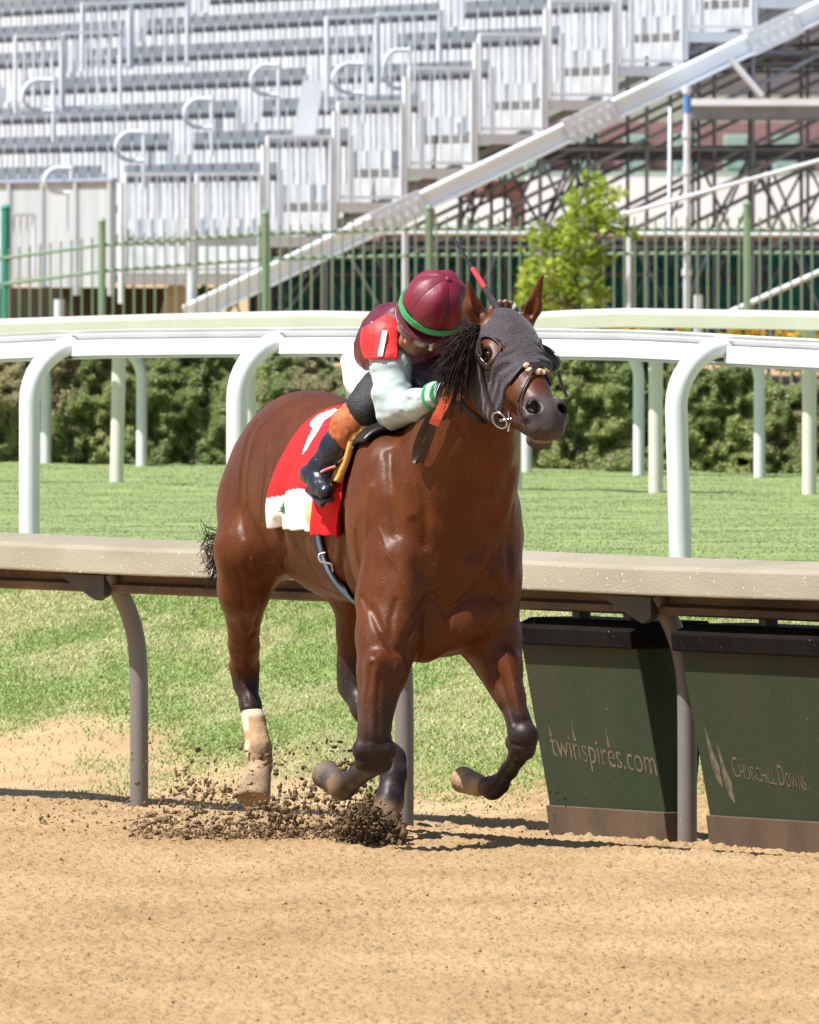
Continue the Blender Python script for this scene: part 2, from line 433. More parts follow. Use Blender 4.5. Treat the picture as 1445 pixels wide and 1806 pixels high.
# cover: sloping sheet with a rolled lip
mb = MB(); prof([(-.06, 1.060), (-.02, 1.075), (.20, 1.050), (.222, 1.036), (.240, .948), (.236, .940), (.226, .946), (.208, 1.026), (-.02, 1.058), (-.05, 1.045)], L0, L1, mb, 1)
mb.build('cover', M_dusty, rail, bevel=.004)
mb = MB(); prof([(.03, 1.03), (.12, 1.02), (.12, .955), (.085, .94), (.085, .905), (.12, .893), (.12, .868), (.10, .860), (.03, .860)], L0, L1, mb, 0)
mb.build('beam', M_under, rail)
for i in range(-2, 4):
    s_ = -2.0 + SP * i + .0; s_ = (-1.98, 0.0, 1.985)[i] if i in (0, 1, 2) else -2.0 + SP * i
    mb = MB(); b0 = rp_(s_, -.02, -.12)
    mb.tube(cr([b0, rp_(s_, -.02, .4), rp_(s_, -.015, .60), rp_(s_, .005, .72), rp_(s_, .045, .82), rp_(s_, .095, .90), rp_(s_, .12, .94)], 6), .036, 18)
    po = mb.build('post', M_galv, rail)
    mb = MB()
    poly = [rp_(s_ - .34, .123, .93), rp_(s_ + .02, .123, .93), rp_(s_ + .02, .123, .85), rp_(s_ - .04, .123, .83), rp_(s_ - .09, .123, .845)]
    mb.extrude(poly, RN * .03); mb.build('bracket', M_dark, po)

def goose_rail(name, pts, z_off, posts, label, m, hw, rpost, arm, band, height_fn, ground, group, bend=.30, channel=True, curve=True):
    """pts: (px, D) of the rail line; posts: px list; arm: (dx, dy) from post to rail"""
    root = empty(name, at(pts[len(pts) // 2][0], 900, pts[len(pts) // 2][1]) * [1, 1, 0] + [0, 0, ground], label, 'rail')
    xs = [p[0] for p in pts]
    def Dof(px): return float(np.interp(px, xs, [p[1] for p in pts]))
    def top(px): return float(np.interp(px, [h[0] for h in height_fn], [h[1] for h in height_fn]))
    arm = np.array([arm[0], arm[1], 0])
    S = np.linspace(xs[0], xs[-1], 40); C = [at(q, top(q), Dof(q) + arm[1] * 3.6) for q in S]
    mb = MB(); nrm = np.array(arm) / np.linalg.norm(arm)
    V = []; k = 0
    if channel: prf = [(-.03, 0), (.05, .004), (.06, -.022), (-.030, -.020), (.015, -.022), (.015, -.042), (-.04, -.046), (-.048, -band + .016), (-.030, -band + .012), (-.036, -band), (.05, -band)]
    else: prf = [(-.055, -.05), (-.02, 0), (.06, .0), (.07, -.03), (.05, -band), (-.055, -band), (-.062, -band + .01)]
    k = len(prf)
    for c in C:
        for a, z in prf: V.append(c + nrm * a + np.array([0, 0, z]))
    Fs = []
    for i in range(len(C) - 1):
        for j in range(k):
            a, b = i * k + j, i * k + (j + 1) % k; Fs.append((a, b, b + k, a + k))
    mb.add(V, Fs + [tuple(range(k))[::-1], tuple(range((len(C) - 1) * k, len(C) * k))])
    mb.build('rail_beam', m, root, bevel=.004)
    for q in posts:
        px, lean = q if isinstance(q, tuple) else (q, 0)
        D = Dof(px); b0 = at(px, 900, D); b0[2] = ground - .12
        tpz = at(px, top(px), D)[2] - band * .45
        tp = b0 + arm * 1.0; tp[2] = tpz
        mb = MB()
        if curve:
            ln = np.array([lean, 0, 0]); z0 = tpz - bend; L = [b0, b0 * [1, 1, 0] + [0, 0, (b0[2] + z0) / 2] + ln * .5]
            for q_ in range(0, 10):
                th = q_ / 9 * math.pi / 2; L.append(b0 * [1, 1, 0] + ln + arm * (1 - math.cos(th)) + [0, 0, z0 + bend * math.sin(th)])
            mb.tube(L, rpost, 16); tp = L[-1] - ln * .5
        else: mb.tube([b0, b0 * [1, 1, 0] + [0, 0, tpz]], rpost, 14)
        po = mb.build('post', m, root, origin=tuple(b0))
        if curve and hw:
            mb = MB(); mb.bar(tp + ln * .5 - arm * .30 + [0, 0, -.012], tp + ln * .5 + arm * .10 + [0, 0, -.012], .07, .075); mb.build('clamp', m, po, bevel=.006)
            mb = MB(); mb.bar(tp + ln * .5 - arm * .34 + [0, 0, -.06], tp + ln * .5 + arm * .05 + [0, 0, -.056], .055, .014); mb.build('clamp_plate', M_dark, po)
    return root
ARM = np.array([.855, .52])
goose_rail('turf_rail', [(-1100, 73.6), (-250, 69.8), (52, 68.4), (418, 66.7), (800, 64.9), (1200, 63.1), (1700, 60.9), (2500, 57.4)], 0, [-320, 52, 418, 797, (1205, -.03), 1640],
           'nearest white rail with large gooseneck posts standing on the turf behind the horse', M_white, True, .050, ARM * .27, .135,
           [(-1100, 606), (-250, 596), (0, 590), (150, 583), (300, 581), (600, 578), (960, 581), (1150, 584), (1300, 593), (1445, 600), (1700, 610), (2500, 632)], .62, None, bend=.27)
goose_rail('cream_rail', [(-1100, 94.3), (205, 90.2), (908, 87.7), (1428, 86.0), (2500, 82.2)], 0, [-30, (205, .02), 440, 675, 908, 1157, 1428, 1700],
           'cream coloured rail on thick cream posts beyond the nearest white rail', M_cream, False, .044, -ARM * .20, .115,
           [(-200, 572), (0, 563), (250, 555), (550, 548), (800, 553), (960, 552), (1068, 543), (1250, 546), (1700, 553)], .70, None, bend=.12, channel=False)
goose_rail('far_white_rail', [(-1100, 103.4), (81, 98.5), (620, 96.2), (1127, 93.8), (2500, 88.1)], 0, [81, 250, 437, 620, 775, 928, 1127, 1340],
           'far white rail with thin posts standing right in front of the hedge', M_white, False, .038, -ARM * .22, .11,
           [(-200, 608), (0, 604), (400, 598), (1000, 594), (1700, 604)], .70, None, bend=.22, channel=False)

# ---------------------------------------------------------------- hedge
def leaves(n, P0, size, r, flat=.5):
    """n leaf quads centred on P0"""
    a = r.random(n) * 6.28; t = np.stack([np.cos(a), np.sin(a), (r.random(n) - .5) * 1.4], -1); t /= np.linalg.norm(t, axis=1)[:, None]
    q = r.normal(size=(n, 3)); b = np.cross(t, q); b /= np.linalg.norm(b, axis=1)[:, None]
    s = size * (.6 + .8 * r.random(n))[:, None]
    V = np.stack([P0 - t * s, P0 + b * s * .55, P0 + t * s, P0 - b * s * .55], 1).reshape(-1, 3)
    i = np.arange(n) * 4
    return V, np.stack([i, i + 1, i + 2, i + 3], 1)
M_leaf = mat('hedge_leaf', (1, 1, 1), (.8, .8, .8), 12, rough=.45, attr='Coat', thin=.45, spec=.2)
r = np.random.default_rng(8); n = 620000
px = r.uniform(-500, 2000, n); dep = r.random(n)
Dh = np.interp(px, [-500, 2000], [100.8, 92.2]) + .5 + .9 * (dep * 2 - 1) ** 1
x = (px - 722.5) * Dh / F
pz = np.stack([x, Dh * 0, x * 0], -1)
hh = .80 + .16 * vnoise(pz, 1.3, 1) + .10 * vnoise(pz, 4, 2)
v = r.random(n) ** .8; z = .70 + v * hh
bulge = .15 * vnoise(np.stack([x, z * 1.3, 0 * x], -1), 3.2, 4) + .12 * vnoise(np.stack([x, z, 0 * x], -1), 8, 5) + .10 * vnoise(np.stack([x, z, 0 * x], -1), 20, 6)
front = r.random(n) < .75
off = np.where(front, -.75 - bulge + .10 * r.random(n), -.6 + 1.5 * r.random(n))
Pt = np.stack([x, Dh * 0 + np.interp(px, [-500, 2000], [101.5, 92.9]) + off, z], -1)
hole = vnoise(np.stack([x, z, off * .5], -1), 9, 9) < -.75
Pt = Pt[~hole]; n = len(Pt)
V, Q = leaves(n, Pt, .0120, r)
f = sstep(-.3, .5, vnoise(Pt, 2.0, 10))[:, None]; br = sstep(.15, .55, vnoise(Pt * [1, .2, 1], 1.5, 44) + .45 * vnoise(Pt, 8, 45))[:, None]
C = np.array([.27, .34, .13]) * (1 - f) + np.array([.40, .45, .18]) * f
C = C * (1 - .7 * br) + np.array([.50, .40, .28]) * .7 * br
C = C * (.8 + .4 * r.random(n))[:, None]; pk = r.random(n) < .006; C[pk] = (.55, .30, .42)
me = np_mesh('hedge', V, Q); vcol(me, np.repeat(C, 4, 0))
hg = empty('hedge', (0, 97, .7), 'low clipped green hedge with brownish patches running along the inside of the turf course', 'hedge')
link_mesh('foliage', me, M_leaf, hg)
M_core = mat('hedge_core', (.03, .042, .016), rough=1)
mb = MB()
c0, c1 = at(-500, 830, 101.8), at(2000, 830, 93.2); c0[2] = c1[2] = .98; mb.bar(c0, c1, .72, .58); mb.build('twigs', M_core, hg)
# ---------------------------------------------------------------- advertising boxes under the rail
M_board = mat('green_board', (.030, .046, .025), (.042, .048, .028), 3.0, spec=.15, rough=.7, bump=.15, bscale=80, stretch=(1, 1, .5), spots=(90, .72, (.16, .12, .07)))
M_cap = mat('black_cap', (.004, .0035, .003), (.009, .007, .005), 5, spec=.1, rough=.8, spots=(120, .72, (.2, .15, .1)))
M_foot = mat('dirty_foot', (.115, .070, .038), (.07, .045, .026), 5, rough=.85, bump=.4, bscale=50, stretch=(1, 1, .3))
M_letter = mat('faded_lettering', (.15, .11, .072), (.06, .058, .036), 30, rough=.8, mix=(.38, .55))
def text_mesh(body, name, m, parent, o, ux, uy, w, h, lift, extra=None, space=1.0):
    """lettering laid on the plane o + a*ux + b*uy, w metres wide, capital height h"""
    cu = bpy.data.curves.new(name, 'FONT'); cu.body = body; cu.size = 1.0; cu.space_character = space; cu.resolution_u = 3
    to = bpy.data.objects.new(name, cu); COL.objects.link(to); bpy.context.view_layer.update()
    me = bpy.data.meshes.new_from_object(to); bpy.data.objects.remove(to)
    n = len(me.vertices); co = np.empty(n * 3, np.float32); me.vertices.foreach_get('co', co); co = co.reshape(-1, 3)
    sx = w / (co[:, 0].max() - co[:, 0].min()); sy = h / .7
    nn = np.cross(ux, uy); 
    V = o + (co[:, :1] - co[:, 0].min()) * sx * ux + co[:, 1:2] * sy * uy + nn * lift
    me.vertices.foreach_set('co', V.astype(np.float32).ravel())
    ob = link_mesh(name, me, m, parent)
    return ob
def adbox(s0, s1, label, which):
    root = empty('advertising_box', rp_((s0 + s1) / 2, 0, 0), label, 'advertising box', 'advertising boxes under the track rail')
    FT, FB, BT, BB = (.155, .775), (-.005, .0), (-.17, .775), (-.10, .0)
    def face(s, p): return rp_(s, p[0], p[1])
    mb = MB(); mb.extrude([face(s0, FB), face(s0, FT), face(s0, BT), face(s0, BB)], RU * (s1 - s0)); mb.build('panel', M_board, root, bevel=.004)
    mb = MB()
    c = [(.178, .735), (.188, .800), (.10, .835), (-.16, .835), (-.20, .800), (-.19, .735)]
    mb.extrude([face(s0 - .012, p) for p in c], RU * (s1 - s0 + .024)); mb.build('cap', M_cap, root, bevel=.006)
    mb = MB(); mb.extrude([face(s0 - .008, p) for p in ((.008, -.05), (.034, .130), (-.115, .130), (-.11, -.05))], RU * (s1 - s0 + .016)); mb.build('foot_band', M_foot, root, bevel=.004)
    for q in (.34, .78):
        sm = s0 + (s1 - s0) * q; mb = MB(); mb.bar(rp_(sm, .05, .83), rp_(sm, .06, .90), .05, .05, RU); mb.build('hanger', M_dark, root)
    up = face(0, FT) - face(0, FB); up /= np.linalg.norm(up); nn = np.cross(RU, up)
    sg = 1 if nn @ RN > 0 else -1
    def onf(s, t): return face(s, FB) + up * t
    dn = (RU - .075 * up); dn /= np.linalg.norm(dn)
    if which == 1:
        text_mesh('twinspires.com', 'lettering', M_letter, root, onf(s0 + .085, .325), dn, up, .71, .100, .0015 * sg)
        for ss in (.085 + .012, .085 + .175, .085 + .405):
            mb = MB(); b0 = onf(s0 + ss, .405 - ss * .075)
            mb.extrude([b0 - RU * .009, b0 + RU * .010, b0 + up * (.085 if ss > .15 else .05)], RN * .0012); mb.build('spire', M_letter, root)
    else:
        for ss, h0, h1, w_ in ((.10, .26, .48, .022), (.165, .20, .42, .022)):
            mb = MB(); mb.extrude([onf(s0 + ss - .03, h1), onf(s0 + ss - w_, h0 + .05), onf(s0 + ss, h0), onf(s0 + ss + .028, h0 - .02), onf(s0 + ss + .026, h0 + .06), onf(s0 + ss + .004, h0 + .10)], RN * .0012)
            mb.build('twin_spire_emblem', M_letter, root)
        for tx, a0, w_, h_ in (('C', .215, .040, .080), ('HURCHILL', .262, .235, .055), ('D', .515, .040, .080), ('OWNS', .560, .130, .055)):
            text_mesh(tx, 'lettering', M_letter, root, onf(s0 + a0, .300 - .075 * a0), dn, up, w_, h_, .0015 * sg)
    return root
adbox(1.10, 1.90, 'dark green tapered advertising box lettered twinspires.com, left of the rail post', 1)
adbox(2.20, 3.50, 'dark green tapered advertising box with the twin spire emblem, right of the rail post', 2)

# ---------------------------------------------------------------- picket fence
M_fg = mat('green_paint', (.115, .235, .155), (.19, .26, .15), 4, rough=.5, mix=(.40, .7))
M_teal = mat('teal_paint', (.03, .24, .19), (.02, .17, .14), 4, rough=.5)
fence = empty('picket_fence', at(757, 700, 140) * [1, 1, 0] + [0, 0, .7], 'thin green metal picket fence with round posts standing behind the hedge', 'fence')
FD = lambda px: float(np.interp(px, [-300, 10, 180, 2200], [143, 142, 140.5, 138.5]))
FP = [(-200, 365, .045), (10, 366, .045), (180, 390, .037), (468, 376, .037), (757, 367, .037), (1037, 364, .037), (1318, 360, .037), (1600, 358, .037), (1880, 356, .037)]
UPY = ([-300, 0, 180, 468, 757, 1318, 2200], [490, 456, 432, 413, 403, 405, 405]); LOY = (UPY[0], [536, 502, 478, 457, 450, 446, 446])
for px, ty, rr_ in FP:
    D = FD(px); t = at(px, ty, D); mb = MB(); mb.tube([t * [1, 1, 0] + [0, 0, .55], t], rr_, 12); mb.tube([t, t + [0, 0, .035]], [rr_ * 1.25, rr_ * .5], 12)
    mb.build('post', M_teal if px < 100 else M_fg, fence)
for U_ in (UPY, LOY):
    L = [at(x, np.interp(x, *U_), FD(x)) for x in U_[0]]; mb = MB(); mb.tube(L, .017, 8); mb.build('rail', M_fg, fence)
mb = MB(); px = -150.
rr = random.Random(5)
while px < 2100:
    D = FD(px); y0 = np.interp(px, *UPY) - (22 if px > 590 else 16); t = at(px, y0, D - .03)
    mb.bar(t * [1, 1, 0] + [0, 0, .6], t, .019, .019, (1, 0, 0)); px += 18.4
mb.build('pickets', M_fg, fence, kind='stuff')

# ---------------------------------------------------------------- young tree
tree = empty('young_tree', at(1010, 700, 136) * [1, 1, 0] + [0, 0, .7], 'slim young tree with bright yellow green leaves in front of the scaffolding', 'tree')
M_bark = mat('bark', (.12, .09, .065), (.07, .05, .04), 14, rough=.9, bump=.6, bscale=40, stretch=(1, 1, .3))
M_tl = mat('tree_leaf', (1, 1, 1), (.85, .85, .85), 12, rough=.45, attr='Coat', thin=.45, spec=.3)
TD = 136.0
mb = MB(); mb.tube(cr([at(1012, 700, TD), at(1008, 560, TD), at(1002, 450, TD), at(1015, 380, TD), at(1040, 310, TD)], 5), list(np.linspace(.05, .012, 21)), 8)
for a, b, c in (((1005, 500), (960, 450), (930, 420)), ((1003, 470), (1050, 430), (1085, 400)), ((1008, 430), (975, 400), (950, 385)), ((1006, 540), (950, 520), (925, 500)),
                ((1006, 520), (1045, 500), (1065, 480)), ((1020, 370), (1060, 345), (1100, 340)), ((1012, 400), (1070, 410), (1112, 405))):
    mb.tube(cr([at(*a, TD), at(*b, TD - .2), at(*c, TD + .1)], 4), list(np.linspace(.022, .006, 9)), 6)
mb.build('trunk', M_bark, tree)
r = np.random.default_rng(17)
CL_ = [(1040, 320, 34, 20), (1075, 340, 30, 16), (1020, 350, 26, 20), (1060, 372, 34, 18), (1025, 395, 44, 26), (970, 415, 40, 30), (935, 440, 26, 30), (1000, 440, 60, 34), (960, 480, 50, 30), (1020, 490, 46, 34),
       (935, 500, 28, 26), (980, 525, 50, 22), (1040, 520, 38, 24), (1085, 402, 34, 14), (1112, 412, 16, 16), (1060, 450, 30, 22), (925, 528, 18, 12), (1100, 380, 14, 8)]
Pl = []
for x, y, a, b in CL_:
    n = int(a * b * .50)
    th = r.random(n) * 6.283; q = np.sqrt(r.random(n)); px_ = x + a * q * np.cos(th); py_ = y + b * q * np.sin(th); dd = TD + r.normal(0, .22, n)
    Pl.append(np.stack([(px_ - 722.5) * TD / F, dd, CZ - (py_ - HZ) * TD / F], -1))
Pl = np.concatenate(Pl); Pl = Pl[vnoise(Pl, 6, 3) + .4 * vnoise(Pl, 17, 4) > .06]; n = len(Pl)
V, Q = leaves(n, Pl, .034, r)
f = sstep(-.4, .4, vnoise(Pl, 3, 8))[:, None]
C = (np.array([.22, .33, .03]) * (1 - f) + np.array([.42, .52, .07]) * f) * (.7 + .6 * r.random(n))[:, None]
me = np_mesh('crown', V, Q); vcol(me, np.repeat(C, 4, 0)); link_mesh('crown', me, M_tl, tree)

# ---------------------------------------------------------------- flower bed beyond the rails
r = np.random.default_rng(23); n = 9000
px_ = np.concatenate([r.uniform(1040, 1215, n // 2), r.uniform(1265, 1345, n // 4), r.uniform(1370, 1480, n // 4)]); n = len(px_)
pf = np.stack([(px_ - 722.5) * 112 / F, 112 + r.normal(0, .3, n), 1.22 + r.random(n) ** .7 * (.33 + .12 * vnoise(np.stack([px_ * .05, px_ * 0, px_ * 0], -1), 1, 2))], -1)
V, Q = leaves(n, pf, .030, r); C = np.where((r.random(n) < .5)[:, None], np.array([.75, .42, .03]), np.array([.16, .26, .04])); C = np.where((r.random(n) < .16)[:, None], np.array([.7, .20, .02]), C)
me = np_mesh('flower_bed', V, Q); vcol(me, np.repeat(C, 4, 0))
link_mesh('flower_bed', me, M_tl, label='bed of orange and yellow flowers glimpsed between the white rails at the right', cat='flower bed', kind='stuff')
# ================================================================ THE TEMPORARY GRANDSTAND
M_alu = mat('white_aluminium', (.70, .755, .80), (.56, .60, .65), 2.0, rough=.45, metal=0.0, spec=.5)
M_seat = mat('grey_seat', (.205, .23, .265), (.15, .175, .21), 2, rough=.4)
M_seat2 = mat('pale_seat_shell', (.68, .69, .70), (.50, .515, .53), 3, rough=.4)
M_deck = mat('deck_board', (.20, .19, .18), (.13, .125, .12), 2, rough=.8)
M_scaf = mat('scaffold_steel', (.26, .30, .36), (.17, .20, .25), 3, rough=.45, metal=.3)
M_scafw = mat('galvanised_tube', (.62, .66, .70), (.50, .54, .58), 3, rough=.4)
M_mesh = mat('pale_sheet', (.44, .475, .50), (.36, .395, .42), 1.6, rough=.5, stretch=(2, 2, .3))
SU = np.array([-.29, .957, 0]); SU /= np.linalg.norm(SU); SV = np.array([SU[1], -SU[0], 0])
G0 = at(212, 700, 150.0) * [1, 1, 0]
PV = .785                                       # depth of one row
def sv(u, v, z): return G0 + SU * u + SV * v + np.array([0, 0, z])
def zf(k): return 1.90 if k <= 1 else 2.30 + .366 * (k - 2)
stand = empty('grandstand', G0 + [0, 0, .6], 'tall temporary grandstand of pale aluminium with stepped seat rows on a scaffold frame', 'grandstand')
NR = 18
UL = 30.0
# decks and risers
for k in range(0, NR):
    mb = MB(); z = zf(k)
    mb.box(sv(UL / 2, k * PV + PV / 2, z - .04), SU * UL / 2, SV * PV / 2 * .998, (0, 0, .04)); mb.mi = 1
    mb.box(sv(-.02, k * PV + PV / 2, z - .05), SU * .02, SV * PV / 2 * .99, (0, 0, .055))
    mb.build('deck', [M_deck, M_alu], stand)
    if k >= 2:
        h = z - zf(k - 1); mb = MB(); n = int(UL / .25)
        mb.box(sv(UL / 2 + .05, k * PV - .01, z - .09 - (h - .1) / 2 + .0), SU * (UL / 2 - .05), SV * .008, (0, 0, (h - .1) / 2))
        mb.build('riser', M_seat2, stand)
# seats
M_gap = mat('seat_gap_shade', (.03, .035, .045), rough=.7)  # near-black colour standing in for the shade under each upper back
def seat_mesh():
    me_ = MB()
    return me_
def seat_at(u, k):
    mb = MB(); z = zf(k); v0 = k * PV + .30
    c = lambda du, dv, dz: sv(u + du, v0 + dv, z + dz)
    # upper back (grey), curved
    mb.mi = 0; W_ = .205
    pts = [c(-W_, -.035, .80), c(-W_ * .5, .0, .80), c(W_ * .5, .0, .80), c(W_, -.035, .80)]
    for (a, b) in zip(pts[:-1], pts[1:]):
        d = (b - a); mb.box((a + b) / 2 + [0, 0, -.065], d / 2, SV * .011, np.array([0, 0, .068]))
    mb.mi = 3; mb.box(c(0, -.03, .63), SU * .21, SV * .02, np.array([0, 0, .036]))  # dark piece added to paint the shade between upper back and pan
    mb.mi = 1                                    # folded pan
    for du0, du1, dv in ((-.19, -.06, -.05), (-.06, .06, -.075), (.06, .19, -.05)):
        mb.box(c((du0 + du1) / 2, dv, .40), SU * (du1 - du0) / 2 * .97, SV * .012, np.array([0, 0, .20]))
    mb.mi = 2
    mb.box(c(-.23, -.01, .36), SU * .016, SV * .03, (0, 0, .36))
    return mb
def seat_u(k):
    out = []
    u = .55 if k > 1 else .55
    while u < UL - .3:
        if not (6.4 < u < 7.3 or 19.5 < u < 20.5): out.append(u)
        u += .5
    return out
allseats = [(k, u) for k in range(2, NR) for u in seat_u(k)]
def vis(k, u):
    q = sv(u, k * PV + .3, zf(k) + .7); px = 722.5 + q[0] * F / q[1]; py = HZ + (CZ - q[2]) * F / q[1]
    return -40 < px < 1500 and -60 < py < 600, q[1]
vs = sorted([(vis(k, u)[1], k, u) for k, u in allseats if vis(k, u)[0]])
proto = None
for i, (dd, k, u) in enumerate(vs[:98]):
    if proto is None:
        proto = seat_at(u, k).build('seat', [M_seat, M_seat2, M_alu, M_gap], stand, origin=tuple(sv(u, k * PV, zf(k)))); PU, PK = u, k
    else:
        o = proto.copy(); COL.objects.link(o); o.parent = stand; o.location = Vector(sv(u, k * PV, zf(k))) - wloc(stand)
mb = MB()
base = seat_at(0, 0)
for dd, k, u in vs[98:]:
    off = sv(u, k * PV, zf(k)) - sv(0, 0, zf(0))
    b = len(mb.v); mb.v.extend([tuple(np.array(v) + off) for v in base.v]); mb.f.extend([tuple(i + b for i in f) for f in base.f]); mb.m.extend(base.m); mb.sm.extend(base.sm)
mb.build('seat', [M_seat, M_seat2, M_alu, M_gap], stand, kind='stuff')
# side guard panels, one for each step
def panel(a, b, h, n=6, name='guard_panel', rp=.020, m=M_alu, top=.030):
    mb = MB(); a, b = np.array(a), np.array(b); up = np.array([0, 0, h])
    mb.tube([a, a + up], rp * 1.2, 8); mb.tube([b, b + up], rp * 1.2, 8); mb.bar(a + up, b + up, .045, top); mb.bar(a + [0, 0, .04], b + [0, 0, .04], .035, .035)
    for i in range(1, n): q = a + (b - a) * i / n; mb.tube([q + [0, 0, .04], q + up], rp * .62, 6)
    return mb.build(name, m, stand)
for k in range(0, 12):
    panel(sv(-.06, k * PV + .04, zf(k) + .02), sv(-.06, k * PV + PV - .05, zf(k) + .02), 1.05)
    mb = MB(); mb.tube([sv(-.05, k * PV - .005, zf(k) - .3), sv(-.05, k * PV - .005, zf(k) + .98)], .030, 8); mb.build('upright', M_alu, stand)
# inner guard panels round the stairways
for x0, x1, y0, y1, D in ((27, 108, 64, 200, 157), (112, 212, 58, 196, 157.2), (145, 228, 6, 125, 158), (232, 330, 2, 120, 158.2), (577, 664, 30, 196, 153.5), (667, 775, 24, 190, 153.8),
                          (1, 60, 380, 500, 151.5)):
    panel(at(x0, y1, D), at(x1, y1 - 2, D + .12), (y1 - y0) * D / F, 5)
# stair hoops
for x, y, w, h, D in ((70, 168, 30, 27, 155), (105, 318, 26, 22, 151.8), (232, 258, 27, 25, 152.6), (352, 200, 27, 25, 153.2), (470, 141, 27, 26, 153.8), (618, 138, 30, 26, 152.0), (702, 122, 26, 34, 152.3)):
    k_ = D / F; c = at(x, y, D); mb = MB(); pts = [c + np.array([w * .9 * k_, 0, h * k_])]
    for i in range(13):
        th = math.pi / 2 + math.pi * i / 12; pts.append(c + np.array([(w * math.cos(th)) * k_, .1 * math.cos(th), h * math.sin(th) * k_]))
    pts.append(c + np.array([w * .9 * k_, 0, -h * k_])); mb.tube(pts, .024, 8)
    mb.tube([c + np.array([w * .8 * k_, 0, h * k_ * 1.2]), c + np.array([w * .8 * k_, 0, -h * k_ * 3.0])], .022, 8)
    mb.build('stair_handrail', M_alu, stand)
# pale sheet at the front-left and the slanted board in the seats
mb = MB(); mb.box(sv(6.5, -.03, 2.32), SU * 6.4, SV * .012, (0, 0, .55))
for i in range(10): mb.box(sv(.15 + i * 1.35, -.06, 2.30), SU * .05, SV * .025, (0, 0, .62))
mb.build('front_sheet', M_mesh, stand)
mb = MB(); mb.tube([sv(.0, -.06, 2.90), sv(13, -.06, 2.90)], .03, 8); mb.build('front_rail', mat('blue_grey_tube', (.25, .27, .36), rough=.5), stand)
mb = MB(); mb.extrude([at(534, 142, 151.6), at(570, 142, 151.6), at(556, 238, 151.4), at(516, 238, 151.4)], (0, .06, 0)); mb.build('loose_board', M_mesh, stand)
# long raking beam with its joints
def beam(p, q, D0, D1, w, h, m, name='raking_beam'):
    mb = MB(); mb.bar(at(*p, D0), at(*q, D1), w, h); return mb.build(name, m, stand)
B0, B1 = (330, 556), (1560, -36)
rb = MB(); a, b = at(*B0, 148.6), at(*B1, 151.2)
rb.bar(a, b, .10, .215); rb.bar(a + [0, -.01, .10], b + [0, -.01, .10], .16, .03); rb.bar(a + [0, -.01, -.10], b + [0, -.01, -.10], .16, .03)
ro = rb.build('raking_beam', mat('white_beam', (.76, .82, .86), (.68, .74, .79), 1.4, rough=.4), stand)
for t in (.30, .575, .84):
    c = a + (b - a) * t; d = (b - a) / np.linalg.norm(b - a); mb = MB(); mb.bar(c - d * .30 + [0, -.10, 0], c + d * .30 + [0, -.10, 0], .03, .27)
    for i in range(-2, 3):
        for zz in (-.06, .06): q = c + d * i * .11 + [0, -.12, zz]; mb.tube([q, q + np.array([0, -.02, 0])], .014, 6)
    mb.build('splice_plate', M_scafw, ro)
# scaffold under the seats
def tubep(pts, r_, m, name='scaffold_tube', n=8):
    mb = MB(); mb.tube([at(*p) for p in pts], r_, n); return mb.build(name, m, stand)
for fi, u in enumerate((.45, 2.4, 4.8, 8.0, 12.0, 17.0)):
    mb = MB(); vmax = 17
    dv = 1.2 if fi % 2 == 0 else 1.45
    j = 0; v = 1.2 + .4 * fi
    while v < vmax:
        zt = zf(v / PV) - .12 if v / PV < 40 else 6
        mb.tube([sv(u, v, .55), sv(u, v, zt)], .021, 6)
        if j % 2 == 0: mb.tube([sv(u + .05, v, .6), sv(u + .05, min(v + dv, vmax), min(zt, 3.2))], .018, 5)
        else: mb.tube([sv(u + .05, v, min(zt, 3.2)), sv(u + .05, min(v + dv, vmax), .6)], .018, 5)
        v += dv; j += 1
    for off in (-.30, -1.0, -1.9, -2.8):                    # rakers parallel to the seating
        v0 = max(1.5, (-off) / .466 + 1.2); mb.bar(sv(u - .05, v0, zf(v0 / PV) + off), sv(u - .05, vmax, zf(vmax / PV) + off), .05, .075 if off > -.9 else .038)
    for z in (1.25, 2.2, 3.25, 4.3): 
        v0 = (z - 1.2) / .466; mb.tube([sv(u + .1, max(v0, 1), z), sv(u + .1, vmax, z)], .022, 6)
    mb.build('scaffold_frame', M_scaf, stand)
# transoms running back under the seats
for v in (3.6, 6.0, 8.4, 10.8):
    mb = MB()
    for z in (1.9, 3.3, 4.4):
        if zf(v / PV) - .3 > z: mb.tube([sv(.3, v, z), sv(19, v, z)], .024, 6)
    mb.build('transom', M_scaf, stand)
